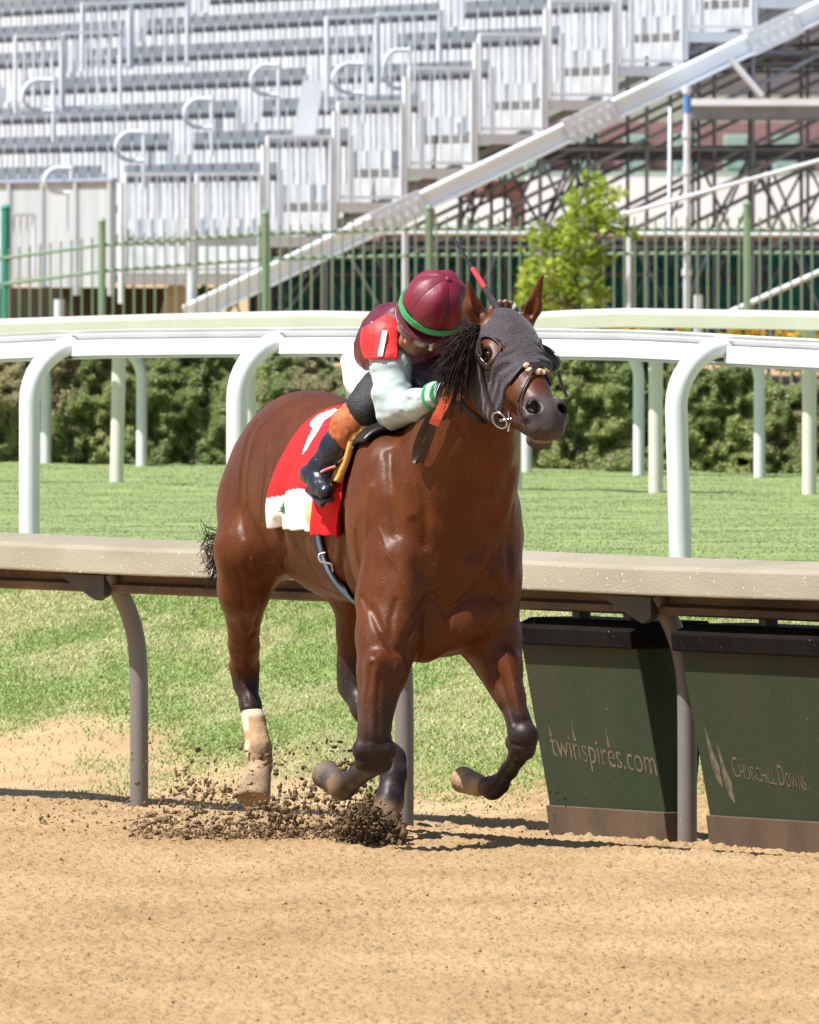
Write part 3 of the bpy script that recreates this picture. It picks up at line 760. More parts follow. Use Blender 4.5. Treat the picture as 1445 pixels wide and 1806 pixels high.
# landing platform at the right
mb = MB(); c0 = at(1214, 178, 149.2); mb.box(c0 + [1.4, 1.4, -.01], (1.4, 0, 0), (0, 1.4, 0), (0, 0, .035)); mb.build('landing', [M_alu], stand)
mb = MB()
for i in range(7): mb.bar(c0 + [0, .2 + .42 * i, -.12], c0 + [2.8, .2 + .42 * i, -.12], .06, .12)
mb.build('joists', M_scaf, stand)
T = M_scafw
tubep([(1212, 700, 148.4), (1212, 150, 148.4)], .036, T); tubep([(1213, 200, 148.3), (1213, 168, 148.3)], .039, mat('blue_tape', (.08, .22, .55), rough=.5), 'blue_tape')
for y in (158, 236, 300, 412, 480):
    mb = MB(); mb.tube([at(1212, y - 6, 148.4), at(1212, y + 6, 148.4)], .052, 10); mb.build('coupler', T, stand)
for pts, r_ in ((((715, 700, 147.5), (715, 400, 147.5)), .034), (((1110, 700, 147.8), (1110, 413, 147.8)), .028), (((590, 410, 147.6), (1500, 414, 147.6)), .020),
                (((1000, 405, 147.6), (1500, 268, 147.6)), .022), (((1262, 562, 147.2), (1500, 455, 147.2)), .028), (((1232, 700, 147), (1232, 520, 147)), .045),
                (((1290, 105, 149), (1345, 170, 149)), .035), (((104, 700, 147), (104, 528, 147)), .052), (((338, 560, 149), (338, 476, 149)), .05), (((900, 545, 148), (960, 500, 148)), .022),
                (((1180, 412, 148.2), (1182, 190, 149.5)), .016)):
    tubep(pts, r_, T)
# ---------------------------------------------------------------- what stands behind
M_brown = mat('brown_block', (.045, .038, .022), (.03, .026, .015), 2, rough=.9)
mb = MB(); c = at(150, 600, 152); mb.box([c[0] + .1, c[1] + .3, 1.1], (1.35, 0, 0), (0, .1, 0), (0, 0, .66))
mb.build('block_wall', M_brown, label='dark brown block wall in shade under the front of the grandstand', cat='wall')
mb = MB(); c = at(305, 530, 151.0); mb.extrude([c + [-.02, 0, .28], c + [.10, 0, .30], c + [.18, 0, -.25], c + [-.16, 0, -.25]], (0, .2, 0))
mb.build('stone_block', mat('beige_stone', (.42, .38, .30), rough=.9), label='small beige stone block beneath the foot of the raking beam', cat='stone')
bd = empty('brick_building', at(1150, 700, 215) * [1, 1, 0] + [0, 0, .6], 'red brick building with green panels seen through the scaffolding', 'building')
M_brick = mat('red_brick', (.30, .165, .165), (.25, .14, .14), 6, rough=.9); M_gp = mat('green_panel', (.36, .50, .42), (.30, .42, .36), 3, rough=.5)
def wbox(name, x0, x1, y0, y1, D, m, parent, th=.2, **k):
    a, b = at(x0, y1, D), at(x1, y0, D); mb = MB(); mb.box([(a[0] + b[0]) / 2, D + th / 2, (a[2] + b[2]) / 2], ((b[0] - a[0]) / 2, 0, 0), (0, th / 2, 0), (0, 0, (b[2] - a[2]) / 2)); return mb.build(name, m, parent, **k)
wbox('wall', 640, 2400, 215, 520, 215, M_brick, bd, 3)
for i, x in enumerate(range(660, 2300, 88)):
    w = wbox('window', x, x + 46, 236, 300, 214.8, M_gp, bd, .15); wbox('pane', x + 5, x + 41, 242, 294, 214.75, mat('window_glass', (.30, .42, .38), rough=.15) if i == 0 else bpy.data.materials['window_glass'], w, .05)
wbox('roof_band', 640, 2400, 302, 318, 214.6, M_gp, bd, .3)
wbox('slatted_wall', 1180, 2400, -60, 165, 216, mat('grey_slats', (.18, .17, .165), (.13, .125, .12), 5, rough=.8, stretch=(.1, 1, 8)), bd, 2)
wt = wbox('marquee', 930, 2300, 312, 408, 205, mat('white_canvas', (.82, .84, .86), (.72, .75, .78), 1.2, rough=.7), None, 2.5, label='white marquee wall glowing in the sun behind the scaffold tubes', cat='marquee')
wbox('marquee', 600, 900, 350, 400, 206, bpy.data.materials['white_canvas'], None, 2.5, label='lower white marquee half hidden behind the raking beam and tree', cat='marquee')
# dark green stacked chairs in the shade
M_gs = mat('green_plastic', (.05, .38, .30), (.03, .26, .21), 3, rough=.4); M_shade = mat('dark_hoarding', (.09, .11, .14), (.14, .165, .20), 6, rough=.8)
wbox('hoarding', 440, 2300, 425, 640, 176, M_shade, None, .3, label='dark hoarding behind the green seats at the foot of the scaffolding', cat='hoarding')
rr = random.Random(9); first = None; cnt = 0
for row, (y, D) in enumerate(((470, 166), (505, 163), (540, 160))):
    for i in range(17):
        x = 500 + i * 62 + rr.uniform(-10, 10) + row * 14
        c = at(x, y, D)
        if first is None:
            root = empty('green_chair', c, 'dark green plastic seat in the back row of the shade behind the picket fence', 'seat', 'dark green seats below the grandstand')
            mb = MB(); mb.box(c + [0, .12, .12], (.14, 0, 0), (0, .02, .006), (0, -.02, .12)); mb.build('backrest', M_gs, root, bevel=.02)
            mb = MB(); mb.box(c + [0, -.02, -.02], (.14, 0, 0), (0, .13, 0), (0, 0, .02)); mb.build('seat', M_gs, root, bevel=.01)
            mb = MB(); mb.box(c + [0, -.02, -.16], (.02, 0, 0), (0, .03, 0), (0, 0, .14)); mb.build('pedestal', M_scaf, root)
            first = root
        else:
            q = first.copy(); COL.objects.link(q); q.location = Vector(c); q['label'] = ('dark green plastic seat in the back row of the shade behind the picket fence', 'dark green plastic seat in the middle row behind the picket fence', 'dark green plastic seat in the lowest row, just above the cream rail')[row]
            for ch in list(first.children): d = ch.copy(); COL.objects.link(d); d.parent = q
# ================================================================ THE HORSE
FW = np.array([0.34, -0.94, 0.0]); FW /= np.linalg.norm(FW)      # the way the horse runs
LF = np.array([0.94, 0.34, 0.0]); LF /= np.linalg.norm(LF)       # its left
UP = np.array([0, 0, 1.0]); HX = [FW, LF, UP]
# head frame: along the face, lateral, out of the forehead
HA = np.array([0.315, -0.715, -0.625]); HA /= np.linalg.norm(HA)
HL = np.array([-HA[1], HA[0], 0.0]); HL /= np.linalg.norm(HL)
roll = R(-4)
HN = np.cross(HA, HL); HN /= np.linalg.norm(HN)
HL, HN = HL * math.cos(roll) + HN * math.sin(roll), HN * math.cos(roll) - HL * math.sin(roll)
if HN[2] < 0: HN = -HN
POLL = P(893, 560, -0.95)
def H(a, l, n): return POLL + HA * a * .955 + HL * l * 1.08 + HN * n
HM = [HA, HL, HN]

def pt(px, py, d, r): return (P(px, py, d), r)
body = SDF()
body.ell(P(706, 915, -.05), HX, (.50, .290, .335), .05)
body.ell(P(630, 895, .35), HX, (.52, .295, .345), .10)
body.ell(P(552, 858, .68), HX, (.46, .268, .315), .10)
body.ell(P(548, 800, .75), HX, (.32, .20, .205), .10)
body.ell(P(774, 945, -.40), HX, (.28, .275, .37), .10)
body.ell(P(680, 835, -.10), HX, (.34, .14, .185), .12)            # withers
# neck
body.chain([pt(770, 1000, -.44, .235), pt(778, 905, -.50, .235), pt(812, 815, -.62, .190), pt(832, 760, -.72, .150), pt(856, 690, -.84, .108), pt(874, 630, -.90, .098), pt(886, 594, -.94, .09)], .08)
body.cone(P(868, 800, -.78), P(876, 690, -.88), .050, .066, .05)    # throat
body.cone(P(866, 905, -.62), P(866, 790, -.78), .045, .050, .06)
body.cone(P(705, 835, -.28), P(822, 705, -.74), .10, .045, .08)     # crest
body.cone(P(750, 885, -.50), P(822, 765, -.74), .12, .07, .08)
# shoulders and upper arms
body.ell(P(680, 920, -.48), [UP + .12 * LF, LF, FW], (.30, .135, .19), .06)
body.cone(P(676, 800, -.38), P(702, 985, -.66), .075, .085, .05)
body.ell(P(690, 1045, -.62), [UP - .16 * LF, LF, FW], (.235, .105, .13), .030)
body.ell(P(708, 1060, -.70), [UP - .12 * LF, LF, FW], (.19, .062, .075), .022)
body.ell(P(868, 965, -.40), [UP - .10 * LF, LF, FW], (.28, .095, .15), .05)
body.ell(P(868, 1035, -.48), [UP - .05 * LF, LF, FW], (.19, .095, .13), .04)
body.cone(P(890, 890, -.30), P(876, 1010, -.58), .045, .052, .05)
# pectorals
body.ell(P(762, 1108, -.60), [UP + .55 * LF, LF - .55 * UP, FW], (.130, .082, .085), .018)
body.ell(P(838, 1088, -.58), [LF + .32 * UP, UP - .32 * LF, FW], (.140, .085, .085), .018)
body.ell(P(762, 1105, -.38), HX, (.28, .17, .105), .06)
body.ell(P(786, 1010, -.60), [UP, LF, FW], (.16, .15, .075), .07)
# quarters: right
body.ell(P(474, 905, .83), [UP + .05 * LF, LF, FW], (.25, .158, .25), .08)
body.chain([pt(462, 900, .80, .155), pt(440, 972, .68, .112), pt(430, 1040, .74, .082), pt(430, 1150, .98, .047)], .07)
body.chain([pt(430, 1140, .96, .049), pt(431, 1175, 1.04, .051), pt(434, 1206, 1.04, .043), pt(442, 1245, 1.0, .030)], .03)
body.chain([pt(442, 1245, 1.0, .030), pt(450, 1290, .95, .025), pt(457, 1320, .92, .034), pt(458, 1350, .90, .036), pt(457, 1366, .88, .036)], .05)
body.cone(P(412, 1110, 1.04), P(418, 1168, 1.12), .012, .028, .04)     # hamstring cord to the point of the hock
body.cone(P(404, 960, .84), P(409, 1040, .90), .045, .022, .06)
body.ell(P(466, 955, .62), [UP, LF, FW], (.09, .075, .10), .05)
body.cone(P(448, 1000, .66), P(440, 1090, .82), .05, .024, .04)
# quarters: left
body.chain([pt(625, 905, .62, .15), pt(640, 980, .42, .12), pt(636, 1050, .38, .09), pt(632, 1120, .40, .066), pt(626, 1175, .42, .052),
            pt(626, 1212, .42, .047), pt(642, 1250, .34, .037)], .06)
body.chain([pt(642, 1250, .34, .037), pt(668, 1300, .24, .032), pt(688, 1338, .14, .042), pt(694, 1368, .08, .037),
            pt(688, 1410, .04, .040), pt(682, 1430, .02, .044)], .05)
# right fore
body.chain([pt(692, 1060, -.62, .118), pt(684, 1130, -.70, .094), pt(674, 1190, -.76, .072), pt(664, 1250, -.80, .048), pt(659, 1300, -.83, .043)], .07)
body.chain([pt(659, 1290, -.83, .049), pt(658, 1325, -.83, .048), pt(659, 1346, -.81, .044)], .04)
body.cone(P(662, 1170, -.84), P(660, 1290, -.87), .035, .022, .04)
body.cone(P(640, 1322, -.85), P(679, 1324, -.85), .038, .038, .014)
body.cone(P(643, 1346, -.84), P(674, 1346, -.83), .034, .034, .012)
body.chain([pt(652, 1352, -.76, .040), pt(632, 1368, -.66, .031), pt(614, 1383, -.56, .033), pt(603, 1390, -.52, .038), pt(592, 1383, -.48, .033)], .025)
# left fore
body.chain([pt(862, 1085, -.42, .105), pt(872, 1135, -.50, .088), pt(885, 1180, -.55, .064), pt(902, 1230, -.60, .042), pt(914, 1268, -.64, .035)], .05)
body.chain([pt(914, 1268, -.64, .035), pt(921, 1296, -.66, .041), pt(920, 1322, -.65, .040)], .035)
body.cone(P(842, 1148, -.44), P(902, 1262, -.58), .048, .018, .025)
body.cone(P(897, 1160, -.60), P(916, 1262, -.68), .036, .016, .025)
body.cone(P(930, 1300, -.68), P(926, 1314, -.67), .040, .040, .02)
body.cone(P(908, 1310, -.62), P(930, 1325, -.64), .034, .030, .02)
body.chain([pt(914, 1334, -.60, .036), pt(898, 1360, -.50, .028), pt(882, 1382, -.42, .031), pt(869, 1390, -.38, .037), pt(852, 1387, -.34, .031)], .02)
# ---- head
head = body
head.ell(H(.09, 0, -.085), HM, (.15, .108, .110), .05)
head.cone(H(.10, 0, -.080), H(.46, 0, -.062), .096, .056, .04)
head.cone(H(.14, .072, -.052), H(.20, .078, -.052), .040, .036, .03)
head.cone(H(.14, -.072, -.052), H(.20, -.078, -.052), .040, .036, .03)
for sgn in (1, -1):
    head.ell(H(.20, sgn * .040, -.165), HM, (.130, .048, .110), .04)      # cheek plate
    head.cone(H(.20, sgn * .068, -.075), H(.36, sgn * .045, -.075), .020, .016, .035)   # facial crest
head.cone(H(.24, 0, -.215), H(.50, 0, -.130), .045, .030, .04)
head.ell(H(.490, 0, -.072), HM, (.062, .056, .056), .035)
head.cone(H(.527, -.028, -.082), H(.527, .028, -.082), .038, .038, .03)
head.cone(H(.50, 0, -.04), H(.55, 0, -.075), .028, .026, .02)       # upper lip
head.cone(H(.522, -.022, -.140), H(.522, .022, -.140), .026, .026, .014)      # lower lip, chin
head.cone(H(.49, 0, -.150), H(.522, 0, -.160), .028, .024, .016)
for sgn in (1, -1):
    head.ell(H(.478, sgn * .046, -.044), [HA, HL, HN], (.044, .026, .036), .022)      # nostril rim
    head.ell(H(.490, sgn * .050, -.022), [HA + .55 * HN, HL, HN - .55 * HA], (.038, .024, .019), .006, -1)
    head.cone(H(.465, sgn * .066, -.052), H(.505, sgn * .066, -.056), .012, .012, .016)
    head.cone(H(.46, sgn * .046, -.012), H(.48, sgn * .062, -.020), .009, .009, .014)
    head.ell(H(.163, sgn * .113, -.046), HM, (.024, .012, .019), .012, -1)   # eye socket
head.ell(H(.555, 0, -.117), HM, (.050, .070, .0045), .005, -1)                # mouth line
# ears
EARS = []
for sgn, tip in ((-1, P(826, 491, -1.00)), (1, P(957, 486, -.93))):
    b0 = H(-.005, sgn * .078, -.045)
    mid = b0 * .60 + tip * .40 + HL * sgn * .010
    EARS.append((b0, tip))
    head.cone(b0, mid, .034, .029, .03); head.cone(mid, tip, .029, .004, .02)
    inner = HN * .022 + np.array([0, -.022, 0])
    head.cone(b0 * .80 + tip * .20 + inner, b0 * .22 + tip * .78 + inner * .7, .021, .011, .008, -1)

_hlo, _hhi = H(.6, 0, 0), POLL
def ray_hit(px, py, fn=None, near=47.5, far=52.5):
    fn = fn or body
    o = np.array([0, 0, CZ]); q = at(px, py, 50.0) - o; L = np.linalg.norm(q); q = q / L
    t = near
    for _ in range(90):
        d = fn((o + q * t)[None], .3)[0]
        if d < .0008: break
        t += max(min(d, .25) * .85, .0006)
        if t > far: return None
    return o + q * t
# muscle lines: (depth of the line, half width, outline over the coat)
LINES = [(.017, .014, [(655, 1075), (672, 1112), (694, 1146), (712, 1150), (718, 1122), (738, 1082), (761, 1050)]),
         (.012, .012, [(768, 1056), (780, 1070), (789, 1088), (788, 1106), (782, 1126)]),
         (.010, .013, [(790, 1080), (815, 1062), (842, 1034), (868, 998), (888, 950)]),
         (.005, .010, [(838, 1078), (842, 1098), (850, 1112)]),
         (.028, .036, [(902, 850), (884, 895), (858, 938), (834, 972)]),
         (.006, .012, [(864, 1160), (884, 1205), (902, 1250)]),
         (.006, .014, [(452, 742), (438, 768), (426, 822), (422, 890), (430, 945)]),
         (-.005, .014, [(464, 746), (449, 772), (438, 824), (435, 885)]),
         (-.009, .022, [(706, 800), (716, 850), (726, 905)]),
         (.009, .022, [(688, 800), (692, 870), (698, 940)]),
         (.006, .020, [(742, 830), (752, 900), (750, 960)]),
         (-.005, .018, [(655, 860), (646, 930), (645, 1000)]),
         (.007, .016, [(628, 940), (634, 1010), (646, 1070)]),
         (.020, .026, [(496, 925), (498, 965), (486, 1005), (466, 1040)]), (.010, .016, [(470, 1000), (450, 1014), (438, 1004)]),
         (.006, .012, [(420, 1010), (430, 1060), (436, 1110)]),
         (.006, .012, [(672, 1190), (667, 1240), (668, 1290)]),
         (-.003, .005, [(700, 1170), (690, 1210), (684, 1260)]),
         (-.0035, .006, [(810, 640), (818, 700), (840, 800)]),
         (.005, .012, [(806, 745), (830, 790), (852, 830)]),
         (-.003, .005, [(520, 960), (540, 985), (560, 1020)]),
         (-.0035, .005, [(668, 930), (690, 985), (716, 1030), (730, 1060)]), (-.003, .005, [(870, 1010), (860, 1050), (872, 1085)]), (.008, .012, [(868, 1110), (880, 1098), (884, 1075), (874, 1050)]),
         (.009, .014, [(715, 1150), (722, 1172), (735, 1180)]), (.010, .020, [(905, 900), (896, 960), (900, 1020)]), (.006, .012, [(700, 1060), (690, 1090), (690, 1125)]),
         (.012, .018, [(820, 860), (800, 930), (790, 1000), (786, 1050)]), (.009, .015, [(848, 900), (872, 980), (880, 1060)]),
         (-.0035, .005, [(893, 1150), (905, 1200), (914, 1250)]), (.006, .009, [(878, 1190), (894, 1240), (908, 1275)]),
         (.005, .008, [(650, 1240), (648, 1290), (650, 1308)]), (.005, .009, [(675, 1120), (655, 1180), (645, 1240)]),
         (.006, .010, [(640, 1336), (660, 1338), (682, 1334)]), (.005, .007, [(905, 1312), (920, 1316), (940, 1308)]),
         (-.004, .007, [(445, 985), (452, 1020), (446, 1060)]), (.007, .014, [(470, 1010), (460, 1060), (446, 1120)]),
         (.006, .009, [(421, 1160), (424, 1200), (434, 1240)]), (.004, .010, [(480, 780), (466, 850), (462, 920)]),
         (.008, .020, [(600, 880), (604, 960), (612, 1040)]), (.004, .012, [(520, 1000), (560, 1030), (600, 1050)])]
_seg = []
for A_, w_, ln in LINES:
    pts = [ray_hit(x, y) for x, y in ln]; pts = [q for q in pts if q is not None]
    _seg += [(A_ * 1.3, w_ * .88, pts)]
def horse_fn(p, m=0.03):
    d = body(p, m)
    near = np.nonzero(np.abs(d) < .04)[0]
    if len(near):
        q = p[near]; e = np.zeros(len(q))
        e += 0.0012 * vnoise(q * np.array([1, 1, .5]), 40, 13) + 0.0024 * vnoise(q, 14, 3) + 0.0035 * vnoise(q * np.array([1, 1, .45]), 7, 5)
        for A_, w_, pts in _seg:
            lo_ = np.min(pts, 0) - 3 * w_; hi_ = np.max(pts, 0) + 3 * w_
            ii = np.nonzero(np.all((q > lo_) & (q < hi_), axis=1))[0]
            if not len(ii): continue
            r = np.full(len(ii), 9.)
            for a_, b_ in zip(pts[:-1], pts[1:]): r = np.minimum(r, d_cone(q[ii], a_, b_, 0, 0))
            e[ii] += A_ * np.exp(-(r / w_) ** 2)
        d[near] += e
    return d
lo, hi = body.bounds()
BV, BQ = surface(horse_fn, lo, hi, 0.0065)

def pix(V):   # back to photograph pixels: only used to lay out coat markings during modelling
    return 722.5 + V[:, 0] * F / V[:, 1], HZ + (CZ - V[:, 2]) * F / V[:, 1]
def hloc(V):
    q = V - POLL; return q @ HA / .955, q @ HL / 1.08, q @ HN
def coat(V):
    n1 = vnoise(V, 6, 1); n2 = vnoise(V, 22, 2)
    C = np.tile(np.array([.090, .0245, .0054]), (len(V), 1)) * (1 + .16 * n1 + .06 * n2)[:, None]
    Z = V[:, 2]
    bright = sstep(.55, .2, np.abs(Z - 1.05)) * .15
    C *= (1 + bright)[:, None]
    px, py = pix(V); D = V[:, 1]
    # lower legs go black
    fore = (D < 49.75)
    blk = sstep(.72, .46, Z + .05 * n1) * .93
    blk = np.where(fore & (px < 760), sstep(.74, .47, Z + .05 * n1 + .03 * n2) * .9, blk)
    blk = np.where(fore & (px > 800), sstep(.70, .50, Z + .05 * n1 + .03 * n2) * .9, blk)
    blk = np.where(~fore & (px < 520), sstep(.72, .66, Z + .02 * n1) * .85, blk)
    blk = np.where(~fore & (px > 560) & (Z < .8), sstep(.82, .70, Z) * .95, blk)
    ink = np.array([.022, .017, .017])
    C = C * (1 - blk[:, None]) + ink * blk[:, None]
    # dark muzzle
    a, l, nn = hloc(V)
    inh = (a > .3) & (a < .65) & (np.abs(l) < .12) & (nn < .1) & (nn > -.25)
    mz = np.where(inh, sstep(.36, .47, a + .03 * n1 - .25 * np.clip(-nn - .1, 0, 1)), 0) * .93
    C = C * (1 - mz[:, None]) + np.array([.060, .050, .050]) * mz[:, None]
    lip = np.where(inh, sstep(.51, .53, a) * sstep(-.114, -.119, nn) * sstep(-.138, -.126, nn), 0) * .7
    C = C * (1 - lip[:, None]) + np.array([.30, .21, .18]) * lip[:, None]
    nos = np.where(inh, np.clip(1 - np.linalg.norm(np.stack([(a - .488) / .042, (np.abs(l) - .050) / .028, (nn + .026) / .028], 1), axis=1), 0, 1), 0)
    C *= (1 - np.clip(nos * 3, 0, .93))[:, None]
    er = np.sqrt(((a - .166) / .050) ** 2 + ((nn + .046) / .036) ** 2); eye_skin = np.where((np.abs(l) > .05) & (np.abs(l) < .16), sstep(1.0, .45, er), 0)
    C *= (1 - .82 * eye_skin)[:, None]
    # dust and mud on the feet
    mud = np.array([.36, .225, .115])
    m = np.zeros(len(V))
    m = np.where((px < 520) & (Z < .42) & (Z > .0), sstep(.42, .40, Z) * (.85 - .8 * sstep(.030, .0, np.abs(V[:, 0] - P(462, 1370, .86)[0])) * sstep(.41, .40, Z) * sstep(.33, .36, Z)), m)
    m = np.where((px > 600) & (px < 740) & (D > 49.7), np.maximum(m, sstep(.30, .22, Z + .04 * n2) * .75), m)
    m = np.maximum(m, np.where((px < 612) & (D < 49.7) & (Z < .5), sstep(608, 580, px) * .45, 0))
    m = np.maximum(m, np.where((px < 865) & (px > 780) & (D < 49.9) & (Z < .5), sstep(865, 835, px) * .5, 0))
    C = C * (1 - m[:, None]) + mud * m[:, None]
    sock = np.where(fore & (px < 760) & (Z < .6), 0, 0)
    return C
M_coat = mat('horse_coat', (1, 1, 1), (.83, .79, .76), 13, rough=.42, bump=.22, bscale=190, coat=.13, stretch=(1, 1, .75), attr='Coat', spec=.14, rvar=.14,
             spots=(210, .690, (.24, .15, .075)))
horse = empty('horse', P(660, 1500, .1) * [1, 1, 0] + [0, 0, .1],
              'bay racehorse in a dark hood galloping towards the camera along the dirt track', 'horse')
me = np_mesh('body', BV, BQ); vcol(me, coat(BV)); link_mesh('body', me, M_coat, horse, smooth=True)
# ---- helpers that lay tack on the horse
def grad(p, fn=None):
    fn = fn or horse_fn; e = .004; p = np.atleast_2d(p)
    g = np.stack([fn(p + e * np.eye(3)[i], .1) - fn(p - e * np.eye(3)[i], .1) for i in range(3)], 1)
    return g / (np.linalg.norm(g, axis=1)[:, None] + 1e-9)
def dens(pts, step=.012):
    out = [np.array(pts[0], float)]
    for a, b in zip(pts[:-1], pts[1:]):
        a, b = np.array(a, float), np.array(b, float); n = max(1, int(np.linalg.norm(b - a) / step))
        out += [a + (b - a) * k / n for k in range(1, n + 1)]
    return out
def strap(mb, pixels, w, t=.006, lift=.004, fn=None):
    C = []; Sd = []
    pp = cr([np.array([a, b, 0]) for a, b in pixels], 7)
    for q in pp:
        h = ray_hit(q[0], q[1], fn)
        if h is None: continue
        g = grad(h, fn)[0]; C.append(h + g * (lift + t / 2)); Sd.append(g)
    S = []
    for i in range(len(C)):
        tt = C[min(i + 1, len(C) - 1)] - C[max(i - 1, 0)]; S.append(np.cross(tt, Sd[i]))
    if len(C) > 1: mb.ribbon(C, S, w, t)
    return C
AX0 = P(706, 905, -.05)
def wrap(x0, x1, t0, t1, off, nx=30, nt=60, edge=None, fold=None, fn=None):
    """sheet laid round the barrel: x metres behind AX0, t degrees from straight up, negative on the horse's right"""
    fn = fn or horse_fn
    u = np.linspace(0, 1, nx); v = np.linspace(0, 1, nt); U, Vv = np.meshgrid(u, v, indexing='ij'); U, Vv = U.ravel(), Vv.ravel()
    X = x0 + (x1 - x0) * U; T = t0 + (t1 - t0) * Vv
    if edge is not None: X, T = edge(U, Vv, X, T)
    th = np.radians(T)
    base = AX0 - X[:, None] * FW + np.array([0, 0, .02])
    dr = np.sin(th)[:, None] * LF + np.cos(th)[:, None] * UP
    r = np.full(len(X), .62)
    for _ in range(60):
        d = fn(base + dr * r[:, None], .6) - off
        r -= np.clip(d, -.05, .2) * .75
    if fold is not None: r = r + fold(X, T)
    V = base + dr * r[:, None]
    i = np.arange(nx * nt).reshape(nx, nt)
    Q = np.stack([i[:-1, :-1], i[:-1, 1:], i[1:, 1:], i[1:, :-1]], -1).reshape(-1, 4)
    return V, Q, X, T
def thick(o, t, off=1):
    m = o.modifiers.new('thick', 'SOLIDIFY'); m.thickness = t; m.offset = off; return o
def inpoly(x, y, poly):
    r = np.zeros(len(x), bool); n = len(poly)
    for i in range(n):
        x1, y1 = poly[i]; x2, y2 = poly[(i + 1) % n]
        c = ((y1 > y) != (y2 > y)) & (x < (x2 - x1) * (y - y1) / (y2 - y1 + 1e-12) + x1); r ^= c
    return r

M_leather = mat('brown_leather', (.035, .016, .014), (.020, .010, .010), 20, rough=.42, bump=.2, bscale=300)
M_black = mat('black_webbing', (.012, .012, .015), (.020, .018, .020), 60, rough=.6, bump=.3, bscale=400)
M_steel = mat('steel', (.62, .60, .58), (.45, .43, .41), 40, rough=.25, metal=1.0)
M_hood = mat('hood_cloth', (.046, .037, .043), (.030, .024, .029), 18, rough=.75, bump=.5, bscale=90, spec=.3, sheen=.15, spots=(150, .70, (.24, .20, .18)))
M_trim = mat('hood_trim', (.012, .012, .020), (.02, .018, .028), 60, rough=.55)
M_hoof = mat('hoof_horn', (.42, .28, .15), (.17, .11, .07), 12, rough=.75, bump=.4, bscale=120, mix=(.30, .58))
M_hoofd = mat('hoof_dark', (.16, .105, .065), (.04, .030, .026), 18, rough=.7, bump=.4, bscale=120)

# ---- hooves
def hoof(c0, c1, r0, r1, m):
    s = SDF(); c0, c1 = np.array(c0), np.array(c1); ax = (c1 - c0) / np.linalg.norm(c1 - c0)
    s.cone(c0, c1, r0, r1, .01)
    f = lambda p, mg=.03: smax(s(p, mg), (p - c1) @ ax - r1 * .38, .014)
    lo, hi = s.bounds(.01); V, Q = surface(f, lo, hi, .005, 2)
    link_mesh('hoof', np_mesh('hoof', V, Q), m, horse, smooth=True)
hoof(P(456, 1360, .88), P(447, 1404, .82), .046, .063, M_hoof)
hoof(P(592, 1381, -.47), P(575, 1366, -.42), .042, .052, M_hoofd)
hoof(P(843, 1385, -.33), P(816, 1375, -.27), .040, .047, M_hoof)
hoof(P(683, 1438, .02), P(674, 1476, -.06), .046, .060, M_hoofd)
# ---- bandage on the right hind cannon
wr = SDF().chain([pt(443, 1249, .995, .0365), pt(448, 1272, .975, .0390), pt(452, 1295, .948, .0385), pt(456, 1318, .92, .045), pt(456, 1338, .91, .043)], .02)
def wrf(p, m=.03):
    px, py = pix(p); return smax(wr(p, m) + .0016 * vnoise(p, 60, 4), (p[:, 2] - P(0, 1249, .99)[2] - .004 * vnoise(p, 20, 9)), .006)
lo, hi = wr.bounds(.01); V, Q = surface(wrf, lo, hi, .005, 2)
M_wrap = mat('bandage', (1, 1, 1), (.88, .86, .84), 14, rough=.85, bump=.3, bscale=120, attr='Coat')
wpx, wpy = pix(V); w_ = np.maximum(sstep(1268, 1256, wpy + 5 * vnoise(V, 40, 2)), sstep(441, 437, wpx + 3 * vnoise(V, 30, 3)) * np.clip(sstep(1295, 1280, wpy) + sstep(1300, 1315, wpy), 0, 1))[:, None]
me = np_mesh('leg_wrap', V, Q); vcol(me, np.array([.36, .235, .125]) * (1 - w_) + np.array([.62, .52, .37]) * w_)
link_mesh('leg_wrap', me, M_wrap, horse, smooth=True)
# ---- eyes
M_eye = mat('horse_eye', (.010, .004, .002), rough=.10, spec=.4)
M_lid = mat('eyelid', (.014, .008, .006), rough=.8, spec=.1)
for sgn in (1, -1):
    c = H(.163, sgn * .096, -.046)
    s = SDF().ell(c, HM, (.019, .017, .016), .01); lo, hi = s.bounds(.01); V, Q = surface(lambda p, m=.03: s(p, m), lo, hi, .003, 2)
    e = link_mesh('eye', np_mesh('eye', V, Q), M_eye, horse, smooth=True)
    mb = MB(); ring = []
    for k in range(25):
        th = 2 * math.pi * k / 24; q = H(.163 + .027 * math.cos(th), sgn * .10, -.046 + .020 * math.sin(th))
        for _ in range(6): q = q - grad(q)[0] * (horse_fn(q[None], .2)[0] - .001)
        ring.append(q)
    mb.tube(ring, .0060, 8, False); mb.build('eyelid', M_lid, e)
# ---- hood
def ear_d(p):
    return np.minimum(*[np.minimum(d_cone(p, b, t, .060, .055), 9) for b, t in EARS])
def hood_fn(p, m=.03):
    a, l, n = hloc(p)
    d = body(p, m) - .0055 - .0012 * vnoise(p, 28, 8) - .0016 * np.sin(a * 170 + 14 * l) * sstep(.03, .06, np.abs(l)) * sstep(.12, .2, a)
    al = np.abs(l)
    amax = .277 + .80 * np.maximum(al - .020, 0) + .22 * np.maximum(-n - .08, 0)
    d = smax(d, a - amax, .004)
    d = smax(d, -(n + .80 * a + .125), .004)
    d = smax(d, -.035 - a, .004)
    d = smax(d, -ear_d(p), .006)
    eh = np.sqrt(((a - .152) / .068) ** 2 + ((n + .040) / .042) ** 2) - 1
    eh = np.where(al > .046, eh * .036, .1)
    return smax(d, -eh, .004)
lo = np.minimum.reduce([H(-.06, -.16, .06), H(.42, .16, -.32), H(-.06, .16, -.3), H(.42, -.16, .06), H(.42, .16, .06)]) - .03
